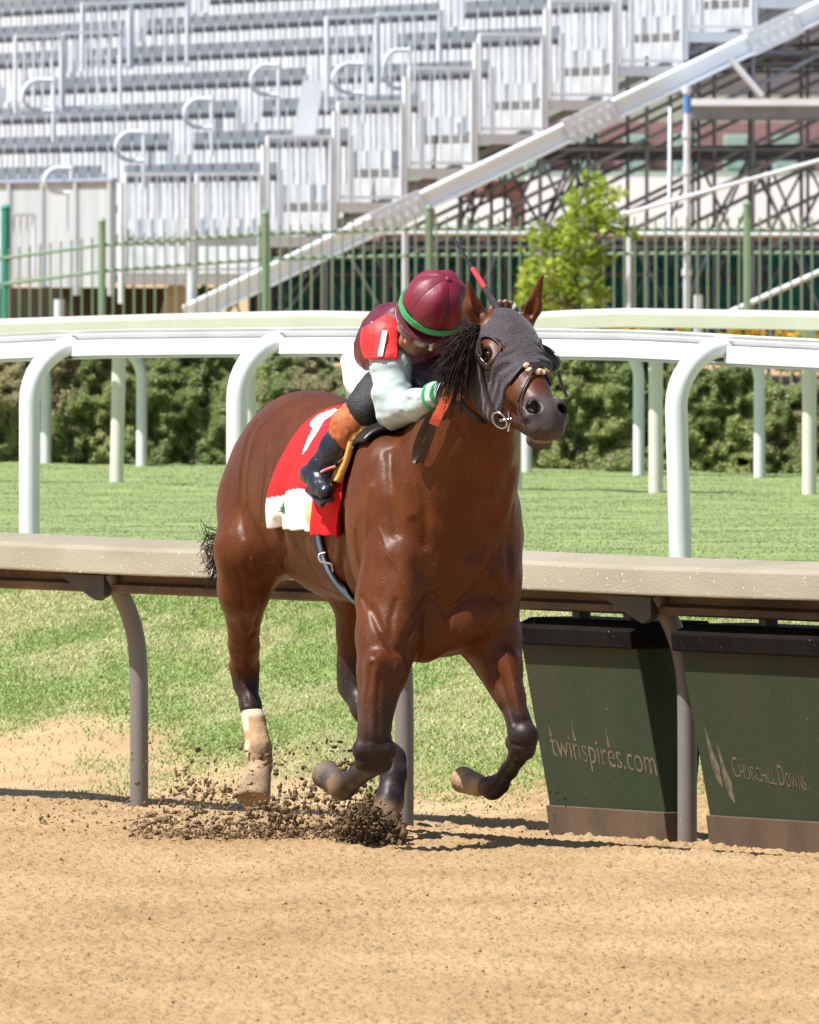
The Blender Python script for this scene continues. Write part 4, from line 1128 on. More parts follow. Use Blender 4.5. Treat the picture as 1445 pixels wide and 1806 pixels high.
hi = np.maximum.reduce([H(-.06, -.16, .06), H(.42, .16, -.32), H(-.06, .16, -.3), H(.42, -.16, .06), H(-.06, .16, .06)]) + .03
V, Q = surface(hood_fn, lo, hi, .004)
hood = link_mesh('hood', np_mesh('hood', V, Q), M_hood, horse, smooth=True)
def on_head(a, l, n0=.05, lift=.006):
    q = H(a, l, n0)
    for _ in range(24):
        d = body(q[None], .3)[0] - lift
        q = q - HN * min(max(d, -.02), .05) * .8
    return q
mb = MB()
edge = []
for k in range(33):
    l = -.074 + .148 * k / 32; edge.append(on_head(.277 + .80 * max(abs(l) - .020, 0), l))
mb.tube(edge, .0050, 8)
for sgn in (1, -1):
    ring = []
    for k in range(29):
        th = 2 * math.pi * k / 28; q = H(.152 + .068 * math.cos(th), sgn * .13, -.040 + .042 * math.sin(th))
        for _ in range(20): q = q - HL * sgn * min(max(body(q[None], .3)[0] - .006, -.02), .05) * .8
        ring.append(q)
    mb.tube(ring, .0036, 8, False)
mb.build('trim', M_trim, hood)
for sgn in (-1, 1):           # blinker cups
    cc = H(.150, sgn * .100, -.045)
    def cupf(p, m=.03, cc=cc, sgn=sgn):
        q = p - cc; a, l, n = q @ HA, q @ HL * sgn, q @ HN
        k = np.sqrt((a / .074) ** 2 + (l / (.062 if sgn > 0 else .036)) ** 2 + (n / .056) ** 2)
        sh = np.abs(k - 1) * .050 - .0032
        cut = -(-n - .006) if sgn > 0 else np.maximum(n + .010, 0) - .0 + (-.012 - a) * .0
        cut = np.maximum(n + .004, -l - .005)
        if sgn < 0: cut = np.maximum(cut, -(a + .02) * 1.0)
        return smax(sh, cut, .004)
    V, Q = surface(cupf, cc - .1, cc + .1, .004, 2)
    link_mesh('blinker_cup', np_mesh('blinker_cup', V, Q), mat('patent_cup', (.012, .011, .012), rough=.22, spec=.6), hood, smooth=True)
# ---- bridle
mb = MB()
hf = lambda p, m=.03: body(p, m) - .006
strap(mb, [(848, 600), (852, 650), (862, 700), (880, 738)], .017, fn=hf)
strap(mb, [(934, 650), (946, 645), (958, 645), (970, 650)], .018, fn=hf)       # noseband
strap(mb, [(948, 648), (934, 664), (924, 684), (918, 705), (919, 730), (930, 748)], .009, fn=hf)
strap(mb, [(893, 742), (910, 741), (924, 742)], .012, fn=hf)
strap(mb, [(975, 655), (992, 700)], .012, fn=hf)
bridle = mb.build('bridle', M_leather, horse)
mb = MB(); mb.ribbon(cr([P(984, 655, -1.30), P(990, 675, -1.31), P(1000, 700, -1.33)], 5), HL, .012, .004)
mb.build('loose_strap', M_leather, bridle)
def ring(mb, c, u, v, r, t, n=28, a0=0, a1=2 * math.pi):
    pts = [np.array(c) + r * (math.cos(a0 + (a1 - a0) * k / n) * np.array(u) + math.sin(a0 + (a1 - a0) * k / n) * np.array(v)) for k in range(n + 1)]
    mb.tube(pts, t, 8, a1 - a0 < 6)
rc = ray_hit(886, 738, hf); g = grad(rc, hf)[0]; rc = rc + g * .014
u = np.cross(g, UP); u /= np.linalg.norm(u); v = np.cross(g, u)
mb = MB(); ring(mb, rc, u, v, .031, .0042); mb.tube([rc + u * 0.0, rc + np.array([.040, -.01, .004])], .006, 8)
mb.tube([rc + np.array([.030, -.01, .030]), rc + np.array([.036, -.012, -.01]), rc + np.array([.028, -.012, -.038])], .004, 8)
mb.build('bit_ring', M_steel, bridle)
M_fleece = mat('fleece', (.72, .55, .40), (.5, .36, .24), 30, rough=.95, bump=1.0, bscale=90)
for x, y, r_ in ((930, 645, .014), (935, 653, .014), (949, 655, .013), (957, 656, .012), (965, 653, .012)):
    c = ray_hit(x, y, hf); s = SDF().ell(c, HM, (r_ * .8, r_, r_ * .8), .01)
    V, Q = surface(lambda p, m=.03: s(p, m) + .004 * vnoise(p, 110, 3), c - r_ - .02, c + r_ + .02, .004, 1)
    link_mesh('fleece_tuft', np_mesh('fleece_tuft', V, Q), M_fleece, bridle, smooth=True)
s = SDF().cone(ray_hit(905, 765, hf), ray_hit(928, 772, hf), .006, .005)
# reins: from the bit to the jockey's hand and the hanging loop
def near_pt(px, py, lift, d=None):
    h = ray_hit(px, py); y = (h[1] - 50) if h is not None else d
    if d is not None: y = min(y, d)
    return P(px, py, y - lift)
HANDR = near_pt(801, 672, .035, -.66)
mb = MB()
mb.ribbon(cr([rc + g * .004, near_pt(868, 744, .012), near_pt(840, 738, .012), near_pt(815, 718, .012), near_pt(802, 692, .02), HANDR], 6), UP, .022, .005)
rein = mb.build('rein', M_leather, bridle)
mb = MB()
lp = cr([HANDR, near_pt(787, 705, .05), near_pt(768, 742, .06), near_pt(754, 782, .04), near_pt(744, 808, .03), near_pt(737, 814, .03), near_pt(734, 803, .03), near_pt(742, 770, .04), near_pt(762, 730, .05)], 6)
mb.ribbon(lp[11:], np.array([.9, -.3, .3]), .028, .006); mb.build('rein_loop', M_leather, rein)
mb = MB(); mb.ribbon(lp[:14], np.array([.9, -.3, .3]), [.016, .018, .020, .024, .028, .032] + [.035] * 8, .010)
mb.build('rubber_grip', mat('orange_rubber', (.78, .135, .055), (.62, .09, .045), 30, rough=.55, bump=.5, bscale=250), rein)

# ---- saddle cloth, girth, saddle
def cl_edge(U, Vv, X, T):
    side = np.clip(np.abs(T) / 100, 0, 1)
    return X + .05 * side ** 2 * (U - .3) - .02 * side, T * (1 + .05 * (1 - U) ** 2 * side)
def cl_fold(X, T):
    s = sstep(55, 105, np.abs(T))
    return s * (.010 + .012 * np.sin(X * 26 + 1.0) + .007 * np.sin(X * 61 + T * .06)) + .0035 * np.sin(X * 34 + T * .09) * sstep(25, 60, np.abs(T))
CX0, CX1 = -.14, .47
V, Q, X, T = wrap(CX0, CX1, -104, 104, .010, 80, 240, edge=cl_edge, fold=cl_fold)
C = np.tile(np.array([.72, .018, .020]), (len(V), 1))
cpx, cpy = pix(V)
right = T < 0
band = right & (T < -82 + 4 * np.sin(X * 9)) & (X > .06)
stain = sstep(.05, .5, vnoise(V, 14, 6))[:, None]
C = np.where(band[:, None], np.array([.82, .80, .74]) * (1 - stain) + np.array([.70, .50, .28]) * stain, C)
one = [(549, 744), (562, 732), (590, 721), (596, 725), (572, 742), (562, 760), (548, 780), (535, 803), (534, 800), (543, 775), (553, 755), (547, 752)]
C = np.where((right & inpoly(cpx, cpy, one))[:, None], np.array([.80, .76, .86]), C)
logo = [(492, 905), (503, 882), (504, 908), (498, 903)]
C = np.where((right & inpoly(cpx, cpy, logo))[:, None], np.array([.03, .12, .07]), C)
me = np_mesh('saddle_cloth', V, Q); vcol(me, C)
M_cloth = mat('saddle_cloth', (1, 1, 1), (.86, .84, .84), 12, rough=.8, bump=.25, bscale=260, attr='Coat', spec=.2)
cloth = link_mesh('saddle_cloth', me, M_cloth, horse, smooth=True); thick(cloth, .004, 0)
V, Q, X, T = wrap(-.005, .095, -275, -92, .007, 12, 60)
C = np.tile(np.array([.012, .012, .016]), (len(V), 1)); C = np.where(((X > .012) & (X < .042))[:, None], np.array([.20, .36, .70]), C)
me = np_mesh('girth', V, Q); vcol(me, C)
M_girth = mat('girth_web', (1, 1, 1), (.85, .85, .85), 30, rough=.6, attr='Coat', bump=.3, bscale=200)
girth = link_mesh('girth', me, M_girth, horse, smooth=True); thick(girth, .006, 1)
mb = MB()
c = ray_hit(580, 985)
if c is not None:
    c = c + np.array([-.012, -.02, 0]); mb.tube(cr([c + np.array([.0, 0, .02]), c + np.array([-.022, 0, .012]), c + np.array([-.014, -.008, -.012]), c + np.array([.02, -.01, -.02]), c + np.array([.028, -.004, -.045])], 6), .0045, 8)
mb.build('buckle', mat('buckle', (.45, .40, .34), rough=.4, metal=.6), girth)
V, Q, X, T = wrap(-.275, -.185, -72, -22, .022, 8, 40, edge=lambda U, v, X, T: (X + .12 * (1 - v) ** 1.5 - .02, T))
pad = link_mesh('saddle_pad', np_mesh('saddle_pad', V, Q), mat('yellow_foam', (.72, .42, .10), (.60, .34, .09), 20, rough=.8, bump=.3, bscale=120), horse, smooth=True); thick(pad, .022, 1)
V, Q, X, T = wrap(-.42, .14, -50, 50, .014, 34, 60)
sad = link_mesh('saddle', np_mesh('saddle', V, Q), mat('saddle_leather', (.012, .010, .010), rough=.4), horse, smooth=True); thick(sad, .014, 1)
# stirrup leather and iron
mb = MB(); mb.ribbon([P(640, 770, -.40), P(612, 800, -.34), P(588, 825, -.28)], np.array([.7, 0, .7]), .012, .004)
st = mb.build('stirrup_leather', mat('pale_leather', (.62, .42, .30), rough=.6), sad)
mb = MB()
mb.tube(cr([P(592, 822, -.31), P(566, 833, -.29), P(545, 851, -.25), P(552, 862, -.24), P(566, 876, -.24), P(574, 879, -.27)], 6), .0055, 8)
mb.build('stirrup_iron', mat('red_iron', (.62, .10, .11), (.7, .35, .33), 30, rough=.35), st)

# ---- mane and tail
M_hair = mat('black_hair', (.012, .010, .010), (.035, .022, .018), 40, rough=.75, spec=.15)
def strands(name, mb, parent): return mb.build(name, M_hair, parent)
mb = MB(); rr = random.Random(3)
for k in range(900):
    f = rr.random()
    root = ray_hit(822 + 22 * f + rr.uniform(-6, 4), 640 - 62 * f + rr.uniform(-8, 8))
    if root is None: continue
    L = rr.uniform(.05, .19); dx = rr.uniform(-.85, -.05); dz = rr.uniform(-1.35, -.15)
    p1 = root + L * np.array([dx * .55, -.05 - rr.random() * .2, dz * .35 + .10]); p2 = root + L * np.array([dx * .95, -.02 - rr.random() * .2, dz * .9 + rr.uniform(-.1, .1)])
    mb.tube(cr([root, p1, p2], 3), [.0020, .0020, .0018, .0016, .0013, .0010, .0005], 4, False)
mb.build('mane', M_hair, horse); mb = MB()
for k in range(160):            # crest hair down the neck
    f = rr.random(); root = P(800 - 90 * f + rr.uniform(-6, 6), 640 + 85 * f, -.66 + .36 * f)
    q = root.copy()
    for _ in range(5): q = q - grad(q)[0] * (horse_fn(q[None], .3)[0])
    L = rr.uniform(.05, .10)
    mb.tube(cr([q, q + L * np.array([-.35, -.15, .30]), q + L * np.array([-.9, -.1, .05])], 3), [.0024] * 4 + [.002, .0014, .0006], 4, False)
strands('neck_hair', mb, horse)
mb = MB()
for k in range(260):
    root = P(470 + rr.uniform(-8, 8), 800 + rr.uniform(-6, 20), 1.12)
    e = P(388 + rr.uniform(-30, 26), 985 + rr.uniform(-45, 60), 1.45 + rr.uniform(-.05, .25))
    mid = P(432 + rr.uniform(-8, 8), 885 + rr.uniform(-14, 14), 1.40)
    m2 = P(402 + rr.uniform(-14, 10), 950 + rr.uniform(-14, 14), 1.46)
    pts = cr([root, mid, m2, e], 5); mb.tube(pts, list(np.linspace(.0035, .0009, len(pts))), 4, False)
for k in range(40):
    b0 = P(392 + rr.uniform(-3, 5), 945 + rr.uniform(-10, 50), 1.35); a = rr.uniform(0, 6.28)
    mb.tube(cr([b0, b0 + np.array([-.05, 0, .01 * rr.uniform(-3, 3)]), b0 + np.array([-.07 + rr.uniform(-.02, .02), 0, .05 * rr.uniform(-1, 1)])], 4), .0011, 4, False)
strands('tail', mb, horse)
# ================================================================ THE JOCKEY
M_skin = mat('skin', (.26, .13, .09), (.20, .10, .07), 20, rough=.5, bump=.1, bscale=200)
M_breech = mat('white_breeches', (.80, .78, .84), (.74, .71, .80), 14, rough=.75, bump=.35, bscale=50, spots=(120, .68, (.5, .42, .38)))
M_silk = mat('pale_silk', (.385, .475, .455), (.35, .44, .43), 10, rough=.6, bump=.12, bscale=50, stretch=(1, 1, .6), sheen=.2)
M_maroon = mat('maroon_silk', (.105, .006, .020), (.07, .005, .015), 9, rough=.45, bump=.3, bscale=40, sheen=.0)
M_red = mat('red_sleeve', (.72, .022, .020), (.60, .018, .018), 12, rough=.55, bump=.3, bscale=60)
M_white = mat('white_cloth', (.82, .80, .80), rough=.6)
M_green = mat('green_band', (.035, .38, .12), (.03, .30, .10), 60, rough=.5, bump=.3, bscale=200)
M_boot = mat('boot_rubber', (.012, .016, .035), (.006, .006, .008), 14, rough=.34, bump=.25, bscale=60, spec=.5, spots=(140, .72, (.20, .14, .09)))
M_chap = mat('black_chap', (.010, .010, .011), (.016, .015, .015), 50, rough=.6, bump=.5, bscale=200, spots=(260, .70, (.25, .19, .15)))
M_orange = mat('orange_cuff', (.42, .12, .03), (.34, .085, .025), 14, rough=.6, bump=.2, bscale=60)
M_vest = mat('dark_vest', (.014, .008, .016), (.02, .01, .02), 30, rough=.6, bump=.4, bscale=60)

HC = P(766, 540, -.56)                                  # skull centre
CA = np.array([.36, -.60, .71]); CA /= np.linalg.norm(CA)         # up through the crown
CG = np.array([-.20, -.85, 0]); CG -= CA * (CG @ CA); CG /= np.linalg.norm(CG)   # where the face looks
CL = np.cross(CA, CG)
CM = [CG, CL, CA]
def J(g, l, a): return HC + CG * g + CL * l + CA * a
person = empty('person', P(645, 700, .05), 'crouched jockey in a maroon cap and pale blue silks riding the bay horse', 'person')
SHR, ELR, WRR = P(682, 596, -.40), P(698, 722, -.50), P(785, 691, -.90)
SHL, ELL, WRL = P(842, 583, -.20), P(872, 640, -.42), P(884, 560, -.72)
HIPR, KNR, ANR = P(655, 655, .02), P(667, 708, -.30), P(566, 832, -.24)
HIPL, KNL, ANL = P(722, 640, .10), P(825, 712, .10), P(850, 800, .30)
skin = SDF()
skin.ell(J(.00, 0, .0), CM, (.098, .078, .105), .03)
skin.ell(J(.030, 0, -.085), CM, (.072, .062, .080), .03)           # face
skin.cone(J(.060, -.016, -.155), J(.060, .016, -.155), .026, .026, .03)          # chin
skin.cone(J(.102, 0, -.070), J(.118, 0, -.105), .009, .014, .012)   # nose
skin.cone(J(.086, -.02, -.132), J(.086, .02, -.132), .010, .010, .008)           # lips
skin.cone(J(.0, -.082, -.055), J(.0, -.084, -.075), .016, .012, .01)             # ear
skin.cone(J(.0, .082, -.055), J(.0, .084, -.075), .016, .012, .01)
skin.ell(J(.095, 0, -.129), CM, (.02, .022, .0018), .003, -1)
skin.cone(J(-.02, 0, -.09), P(742, 588, -.38), .052, .058, .03)
skin.chain([(P(742, 600, -.36), .12), (P(672, 645, .02), .085)], .06)
skin.chain([(SHR, .052), (ELR, .040), (WRR, .025)], .02)
skin.chain([(SHL, .052), (ELL, .040), (WRL, .025)], .02)
skin.chain([(HIPR, .085), (KNR, .058), (P(620, 760, -.28), .046), (ANR, .032)], .02)
skin.chain([(HIPL, .085), (KNL, .058), (ANL, .036)], .02)
def hand(s, wrist, palm, knuck, side, curl, thumb):
    """palm and five bent fingers; side runs from the index to the little finger"""
    s.cone(wrist, palm, .024, .026, .015)
    wd = side / np.linalg.norm(side)
    for k, (o, L) in enumerate(((-.030, .90), (-.010, 1.0), (.010, .95), (.029, .75))):
        b = palm + wd * o * .8; k1 = b + knuck * L + wd * o * .2; k2 = k1 + curl * L; k3 = k2 + (-knuck * .75 + curl * .25) * L
        s.cone(palm + wd * o * .5, b + knuck * .3, .016, .0115, .008)
        s.cone(b + knuck * .3, k1, .0105, .0098, .003); s.cone(k1, k2, .0098, .0088, .003); s.cone(k2, k3, .0088, .0078, .003)
    s.cone(palm - wd * .026, palm - wd * .036 + thumb * .6, .013, .011, .006); s.cone(palm - wd * .036 + thumb * .6, palm - wd * .030 + thumb, .011, .009, .004)
hand(skin, WRR, P(797, 680, -.93), np.array([.030, -.014, .014]), np.array([.35, -.1, -.9]), np.array([.006, .004, -.026]), np.array([.022, -.030, .018]))
hand(skin, WRL, P(884, 548, -.76), np.array([.004, -.012, .028]), np.array([.95, .1, .1]), np.array([.002, -.024, .004]), np.array([.01, -.03, .02]))
def skin_fn(p, m=.03): return skin(p, m)
lo, hi = skin.bounds(.01); V, Q = surface(skin_fn, lo, hi, .0055)
link_mesh('body', np_mesh('body', V, Q), M_skin, person, smooth=True)

def cloth_part(name, s, m, h=.006, cut=None, folds=0.0, fscale=18, parent=None, aniso=(1, 1, 1), seed=1, pad=.015):
    an = np.array(aniso, float)
    def f(p, mg=.03):
        d = s(p, mg)
        if folds: d = d + folds * vnoise(p * an, fscale, seed) + folds * .5 * vnoise(p * an, fscale * 2.3, seed + 1)
        if cut is not None: d = smax(d, cut(p), .004)
        return d
    lo, hi = s.bounds(pad); V, Q = surface(f, lo, hi, h)
    return link_mesh(name, np_mesh(name, V, Q), m, parent or person, smooth=True)
# breeches
s = SDF(); s.ell(P(664, 650, .04), HX, (.12, .105, .115), .04)
s.cone(P(660, 650, .02), P(664, 690, -.20), .10, .085, .05); s.cone(P(722, 650, .08), P(790, 695, .0), .11, .09, .05)
s.cone(P(648, 640, .08), P(646, 684, -.02), .078, .050, .04)
cloth_part('breeches', s, M_breech, folds=.007, fscale=22, aniso=(1, 1, .5), seed=21)
# black thigh and knee piece, orange cuff, boot
s = SDF().chain([(P(668, 690, -.24), .080), (P(664, 706, -.31), .080), (P(648, 722, -.33), .077)], .03)
cloth_part('knee_patch', s, M_chap, folds=.004, seed=31)
bx = (ANR - KNR); bx /= np.linalg.norm(bx)
s = SDF().chain([(P(646, 718, -.33), .066), (P(620, 752, -.31), .066), (P(611, 766, -.30), .060)], .03)
cloth_part('orange_cuff', s, M_orange, folds=.006, fscale=30, seed=41)
s = SDF().chain([(P(616, 758, -.30), .062), (P(594, 792, -.27), .054), (P(568, 826, -.24), .046), (P(556, 836, -.22), .044)], .03)
s.chain([(P(552, 838, -.20), .040), (P(566, 856, -.28), .038), (P(575, 868, -.34), .032)], .02)
s.cone(P(546, 836, -.17), P(546, 840, -.18), .033, .030, .02)
boot = cloth_part('boot', s, M_boot, folds=.004, fscale=26, seed=51)
mb = MB(); mb.ribbon(cr([P(545, 856, -.22), P(558, 868, -.27), P(572, 884, -.34), P(580, 882, -.37)], 5), np.array([.6, -.6, .3]), .05, .010)
mb.build('sole', M_vest, boot)
s = SDF().chain([(KNL, .075), (P(838, 760, .20), .06), (ANL, .046), (P(855, 812, .25), .036)], .03)
cloth_part('boot', s, M_boot, folds=.003, seed=52)
# silks: torso
TR = SDF(); TR.chain([(P(736, 604, -.34), .148), (P(702, 608, -.18), .138), (P(678, 622, .0), .112)], .05)
TR.cone(P(690, 588, -.34), P(834, 578, -.22), .080, .080, .05)
def tor_top(p): return .0 * p[:, 0]
cloth_part('jacket', TR, M_maroon, folds=.006, fscale=16, seed=61)
s = SDF(); s.ell(P(752, 668, -.34), HX, (.14, .13, .10), .05); s.cone(P(705, 660, -.28), P(796, 672, -.50), .10, .07, .05)
cloth_part('vest', s, M_vest, folds=.006, fscale=20, seed=62)
s = SDF().chain([(P(660, 622, .14), .076), (P(680, 590, .06), .070), (P(702, 580, -.06), .060)], .03)
cloth_part('back_panel', s, M_silk, folds=.006, fscale=22, seed=63, cut=lambda p: (p - P(668, 590, -.10)) @ np.array([.80, 0, -.60]) + .03)
# sleeves
SLV = SDF().chain([(SHR + np.array([0, 0, -.03]), .074), (P(690, 650, -.46), .070), (P(694, 700, -.50), .066), (ELR + np.array([-.004, 0, -.005]), .058)], .03)
SLV.chain([(ELR + np.array([-.004, 0, -.005]), .058), (P(735, 714, -.66), .050), (P(770, 698, -.82), .040), (P(788, 690, -.90), .033)], .03)
SLV.cone(P(690, 742, -.48), P(690, 735, -.50), .030, .03, .03)
def slv_folds(p): return .0
slv = cloth_part('sleeve', SLV, M_silk, h=.005, folds=.0050, fscale=11, aniso=(1.2, 1, 2.6), seed=71)
s = SDF().chain([(P(680, 580, -.38), .084), (P(682, 602, -.42), .089), (P(688, 640, -.455), .088)], .02)
cu = P(682, 633, -.45)
red = cloth_part('sleeve_badge', s, M_red, h=.005, folds=.003, fscale=20, seed=73,
                 cut=lambda p: np.maximum(np.maximum(-(p[:, 2] - cu[2]) + 0, (p[:, 0] - P(702, 0, -.4)[0]) - .0), -.20 * 0 + (p[:, 2] - P(0, 568, -.4)[2]) + .6 * np.abs(p[:, 0] - P(682, 0, -.4)[0]) - .03))
mb = MB()
fnr = lambda p, m=.03: s(p, m)
def on(fn, pixels, mb, w, t=.003, lift=.004): return strap(mb, pixels, w, t, lift, fn)
on(fnr, [(679, 584), (676, 605), (672, 629)], mb, .018, .003, .005)
mb.build('stripe', M_white, red)
mb = MB()
on(lambda p, m=.03: TR(p, m), [(664, 570), (657, 590)], mb, .030, .004, .008)
mb.build('stripe', M_white, red)
# cuff bands
for t0, t1 in (((766, 700, -.805), (770, 698, -.82)), ((778, 694, -.85), (782, 692, -.868))):
    a_, b_ = P(*t0), P(*t1); ax = (b_ - a_) / np.linalg.norm(b_ - a_); md = (a_ + b_) / 2
    u_ = np.cross(ax, UP); u_ /= np.linalg.norm(u_); v_ = np.cross(ax, u_); rg = []
    for k in range(33):
        q = md + .07 * (math.cos(k * math.pi / 16) * u_ + math.sin(k * math.pi / 16) * v_)
        for _ in range(14): q = q - (q - md) / np.linalg.norm(q - md) * max(min(SLV(q[None], .1)[0] - .002, .05), -.02) * .8
        rg.append(q)
    mb = MB(); mb.ribbon(rg, ax, .017, .007); mb.build('cuff_band', M_green, slv)
s = SDF().chain([(SHL + np.array([0, 0, -.01]), .078), (P(862, 610, -.35), .066), (ELL, .05), (WRL, .034)], .03)
cloth_part('sleeve', s, M_maroon, folds=.004, seed=81)
# helmet and cap
s = SDF().ell(J(.0, 0, .012), CM, (.126, .112, .118), .02)
s.ell(J(-.01, 0, -.02), CM, (.122, .110, .10), .02)
hb = cloth_part('helmet', s, M_maroon, h=.005, cut=lambda p: -((p - HC) @ CA) - .052, folds=.0)
cp = SDF().ell(J(.0, 0, .014), CM, (.1285, .1145, .1195), .02)
def capf(p, m=.03):
    q = p - J(0, 0, .014); th = np.arctan2(q @ CL, q @ CG); r = np.hypot(q @ CL, q @ CG)
    d = cp(p, m) + .0030 * np.cos(6 * th + 1.8) * sstep(.02, .08, r) + .0022 * np.exp(-(np.abs(np.sin(3 * th + .9)) * r / .006) ** 2) * sstep(.01, .03, r)
    return smax(d + .0012 * vnoise(p, 30, 5), -((p - HC) @ CA) - .018, .003)
lo, hi = cp.bounds(.01); V, Q = surface(capf, lo, hi, .004, 2)
M_cap = mat('cap_satin', (.20, .008, .028), (.14, .006, .020), 7, rough=.50, bump=.15, bscale=60, sheen=.0)
q = V - J(0, 0, .014); th = np.arctan2(q @ CL, q @ CG)
sec = np.floor((3 * th + .9) / math.pi).astype(int) % 2
me = np_mesh('cap', V, Q); cap = link_mesh('cap', me, M_cap, hb, smooth=True)
s = SDF().ell(J(0, 0, .134), CM, (.012, .012, .008), .01); V, Q = surface(lambda p, m=.03: s(p, m), J(0, 0, .134) - .03, J(0, 0, .134) + .03, .004, 1)
link_mesh('button', np_mesh('button', V, Q), M_cap, cap, smooth=True)
mb = MB(); Lr = [J(.1315 * math.cos(2 * math.pi * k / 48), .1175 * math.sin(2 * math.pi * k / 48), -.012) for k in range(49)]
mb.ribbon(Lr, CA, .022, .006); mb.build('green_band', M_green, hb)
s = SDF(); s.ell(J(.034, 0, -.040), [CG - .15 * CA, CL, CA + .15 * CG], (.114, .114, .014), .01)
cloth_part('peak', s, M_maroon, h=.004, parent=hb, cut=lambda p: -((p - HC) @ CG) - .02)
# goggles
M_glass = mat('goggle_lens', (.20, .20, .14), (.10, .11, .08), 8, rough=.08, spec=.8, coat=1)
s = SDF(); s.ell(J(.088, -.030, -.090), CM, (.022, .036, .024), .01); s.ell(J(.088, .030, -.090), CM, (.022, .036, .024), .01)
gg = cloth_part('goggles', s, M_glass, h=.004)
s = SDF().ell(J(.082, 0, -.090), CM, (.022, .072, .029), .01)
cloth_part('goggle_frame', s, M_black, h=.004, parent=gg)
for sg in (1, -1):
    mb = MB(); mb.tube(cr([J(.07, sg * .068, -.090), J(.03, sg * .092, -.07), J(-.03, sg * .098, -.05)], 4), .008, 8); mb.build('goggle_strap', M_black, gg)
mb = MB(); gp = J(.085, .062, -.090); mb.tube([gp, gp + np.array([.035, -.01, .012])], .006, 8); mb.tube([gp + np.array([.014, -.005, .006]), gp + np.array([.010, -.01, -.02])], .006, 8)
mb.build('buckle', M_white, gg)
# ---- whip, held in the left hand
W0, W1 = P(886, 556, -.83), P(800, 420, -.70)
wd = W1 - W0
mb = MB(); mb.tube([W0, W0 + wd * .36], [.011, .011], 10)
M_grip = mat('whip_grip', (.02, .02, .025), (.05, .05, .06), 200, rough=.6, bump=.8, bscale=260)
whip = empty('riding_whip', W0, 'black riding whip with a red band held up behind the horse\'s ear', 'whip')
mb.build('handle', M_grip, whip)
mb = MB(); mb.tube([W0 + wd * .36, W0 + wd * .61], .0095, 10); mb.build('red_band', mat('red_tape', (.75, .05, .06), rough=.4), whip)
mb = MB(); mb.tube([W0 + wd * .61, W1], [.0075, .0045], 10); mb.build('shaft', mat('whip_shaft', (.015, .017, .03), rough=.35), whip)
# ---------------------------------------------------------------- flying dirt
def clods(name, pts, sizes, m, label, cat, seed):
    r = np.random.default_rng(seed); n = len(pts)
    ico = np.array([(0, 0, 1), (.894, 0, .447), (.276, .851, .447), (-.724, .526, .447), (-.724, -.526, .447), (.276, -.851, .447), (.724, .526, -.447), (-.276, .851, -.447), (-.894, 0, -.447), (-.276, -.851, -.447), (.724, -.526, -.447), (0, 0, -1)])
    fc = np.array([(0, 1, 2), (0, 2, 3), (0, 3, 4), (0, 4, 5), (0, 5, 1), (1, 6, 2), (2, 7, 3), (3, 8, 4), (4, 9, 5), (5, 10, 1), (2, 6, 7), (3, 7, 8), (4, 8, 9), (5, 9, 10), (1, 10, 6), (6, 11, 7), (7, 11, 8), (8, 11, 9), (9, 11, 10), (10, 11, 6)])
    V = ico[None] * (.25 + 1.3 * r.random((n, 12, 1))) * sizes[:, None, None] * (.35 + 1.2 * r.random((n, 1, 3))) + pts[:, None, :]
    Q = (fc[None] + (np.arange(n) * 12)[:, None, None]).reshape(-1, 3)
    me = np_mesh(name, V.reshape(-1, 3), Q)
    pp_ = 722.5 + pts[:, 0] * F / pts[:, 1]; dk = np.clip(sstep(250, 640, pp_) * .45 + .55 * r.random(n), 0, 1)[:, None]
    cc = np.array([.36, .245, .14]) * (1 - dk) + np.array([.135, .085, .048]) * dk
    vcol(me, np.repeat(cc, 12, 0))
    return link_mesh(name, me, m, smooth=False, label=label, cat=cat, kind='stuff')
r = np.random.default_rng(77)
M_clod = mat('damp_clod', (1, 1, 1), (.7, .68, .66), 25, attr='Coat', rough=.95, bump=1.0, bscale=200, spec=.15)
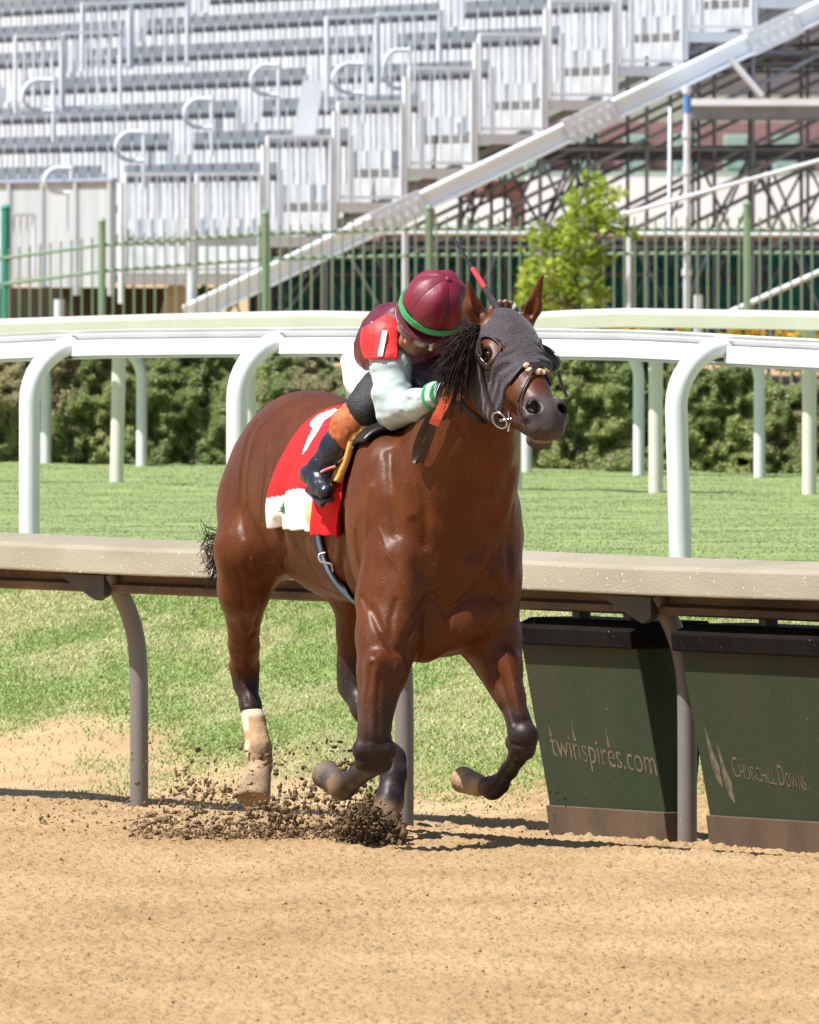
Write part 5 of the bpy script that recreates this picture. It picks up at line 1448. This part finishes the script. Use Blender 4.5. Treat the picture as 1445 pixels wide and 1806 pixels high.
def cloud(n, x0, x1, ybase, yh, d0, d1, pw=1.6):
    t = r.random(n) ** .72; x = x0 + (x1 - x0) * t; y = ybase(x) + r.normal(0, 5, n) - 5 - yh(x) * r.random(n) ** pw; d = r.uniform(d0, d1, n)
    D = 50 + d; return np.stack([(x - 722.5) * D / F, D, CZ - (y - HZ) * D / F], -1)
A = [cloud(5200, 225, 715, lambda x: 1496 - (715 - x) * .030, lambda x: np.interp(x, [225, 330, 400, 440, 490, 560, 620, 680, 715], [15, 120, 95, 60, 80, 120, 150, 110, 30]), .0, .9, 2.8),
     cloud(700, 230, 660, lambda x: 1460 - x * 0, lambda x: 150 + 0 * x, .0, 1.0, 1.0), cloud(4200, 590, 712, lambda x: 1506 + 0 * x, lambda x: np.interp(x, [590, 650, 712], [50, 95, 40]), -.35, .35, 1.1),
     cloud(260, 0, 240, lambda x: 1470 + 0 * x, lambda x: 60 + 0 * x, .2, 1.6, 1.2), cloud(130, 120, 1000, lambda x: 1500 + 0 * x, lambda x: 420 + 0 * x, -.8, 1.2, 1.0), cloud(200, 700, 1000, lambda x: 1500 + 0 * x, lambda x: 110 + 0 * x, -.2, .9, 2.2)]
pw = lambda a, b, n: a + (b - a) * r.random(n) ** 2.6
S_ = [pw(.0018, .0115, len(A[0])), pw(.002, .009, len(A[1])), pw(.002, .0135, len(A[2])), pw(.0015, .007, len(A[3])), r.uniform(.0015, .0030, len(A[4])), r.uniform(.0015, .004, len(A[5]))]
clods('flying_dirt', np.concatenate(A), np.concatenate(S_), M_clod, 'damp brown dirt clods thrown up around the hind hooves of the galloping horse', 'dirt', 4)
# crumbs lying on the track
n = 4000; y = 36 + 19 * r.random(n) ** .8; x = (r.random(n) * 2 - 1) * y * .030
z = dirt_z(x, y); sz = r.uniform(.0015, .0045, n) * (1 + 1.0 * (r.random(n) < .03))
k = turf_t(x, y) < 1.6
clods('loose_soil', np.stack([x, y, z + sz * .3], -1)[k], sz[k], mat('dry_crumb', (.37, .25, .14), (.27, .175, .09), 20, rough=.95, spec=.1), 'small loose crumbs of soil lying over the harrowed dirt track', 'soil', 5)
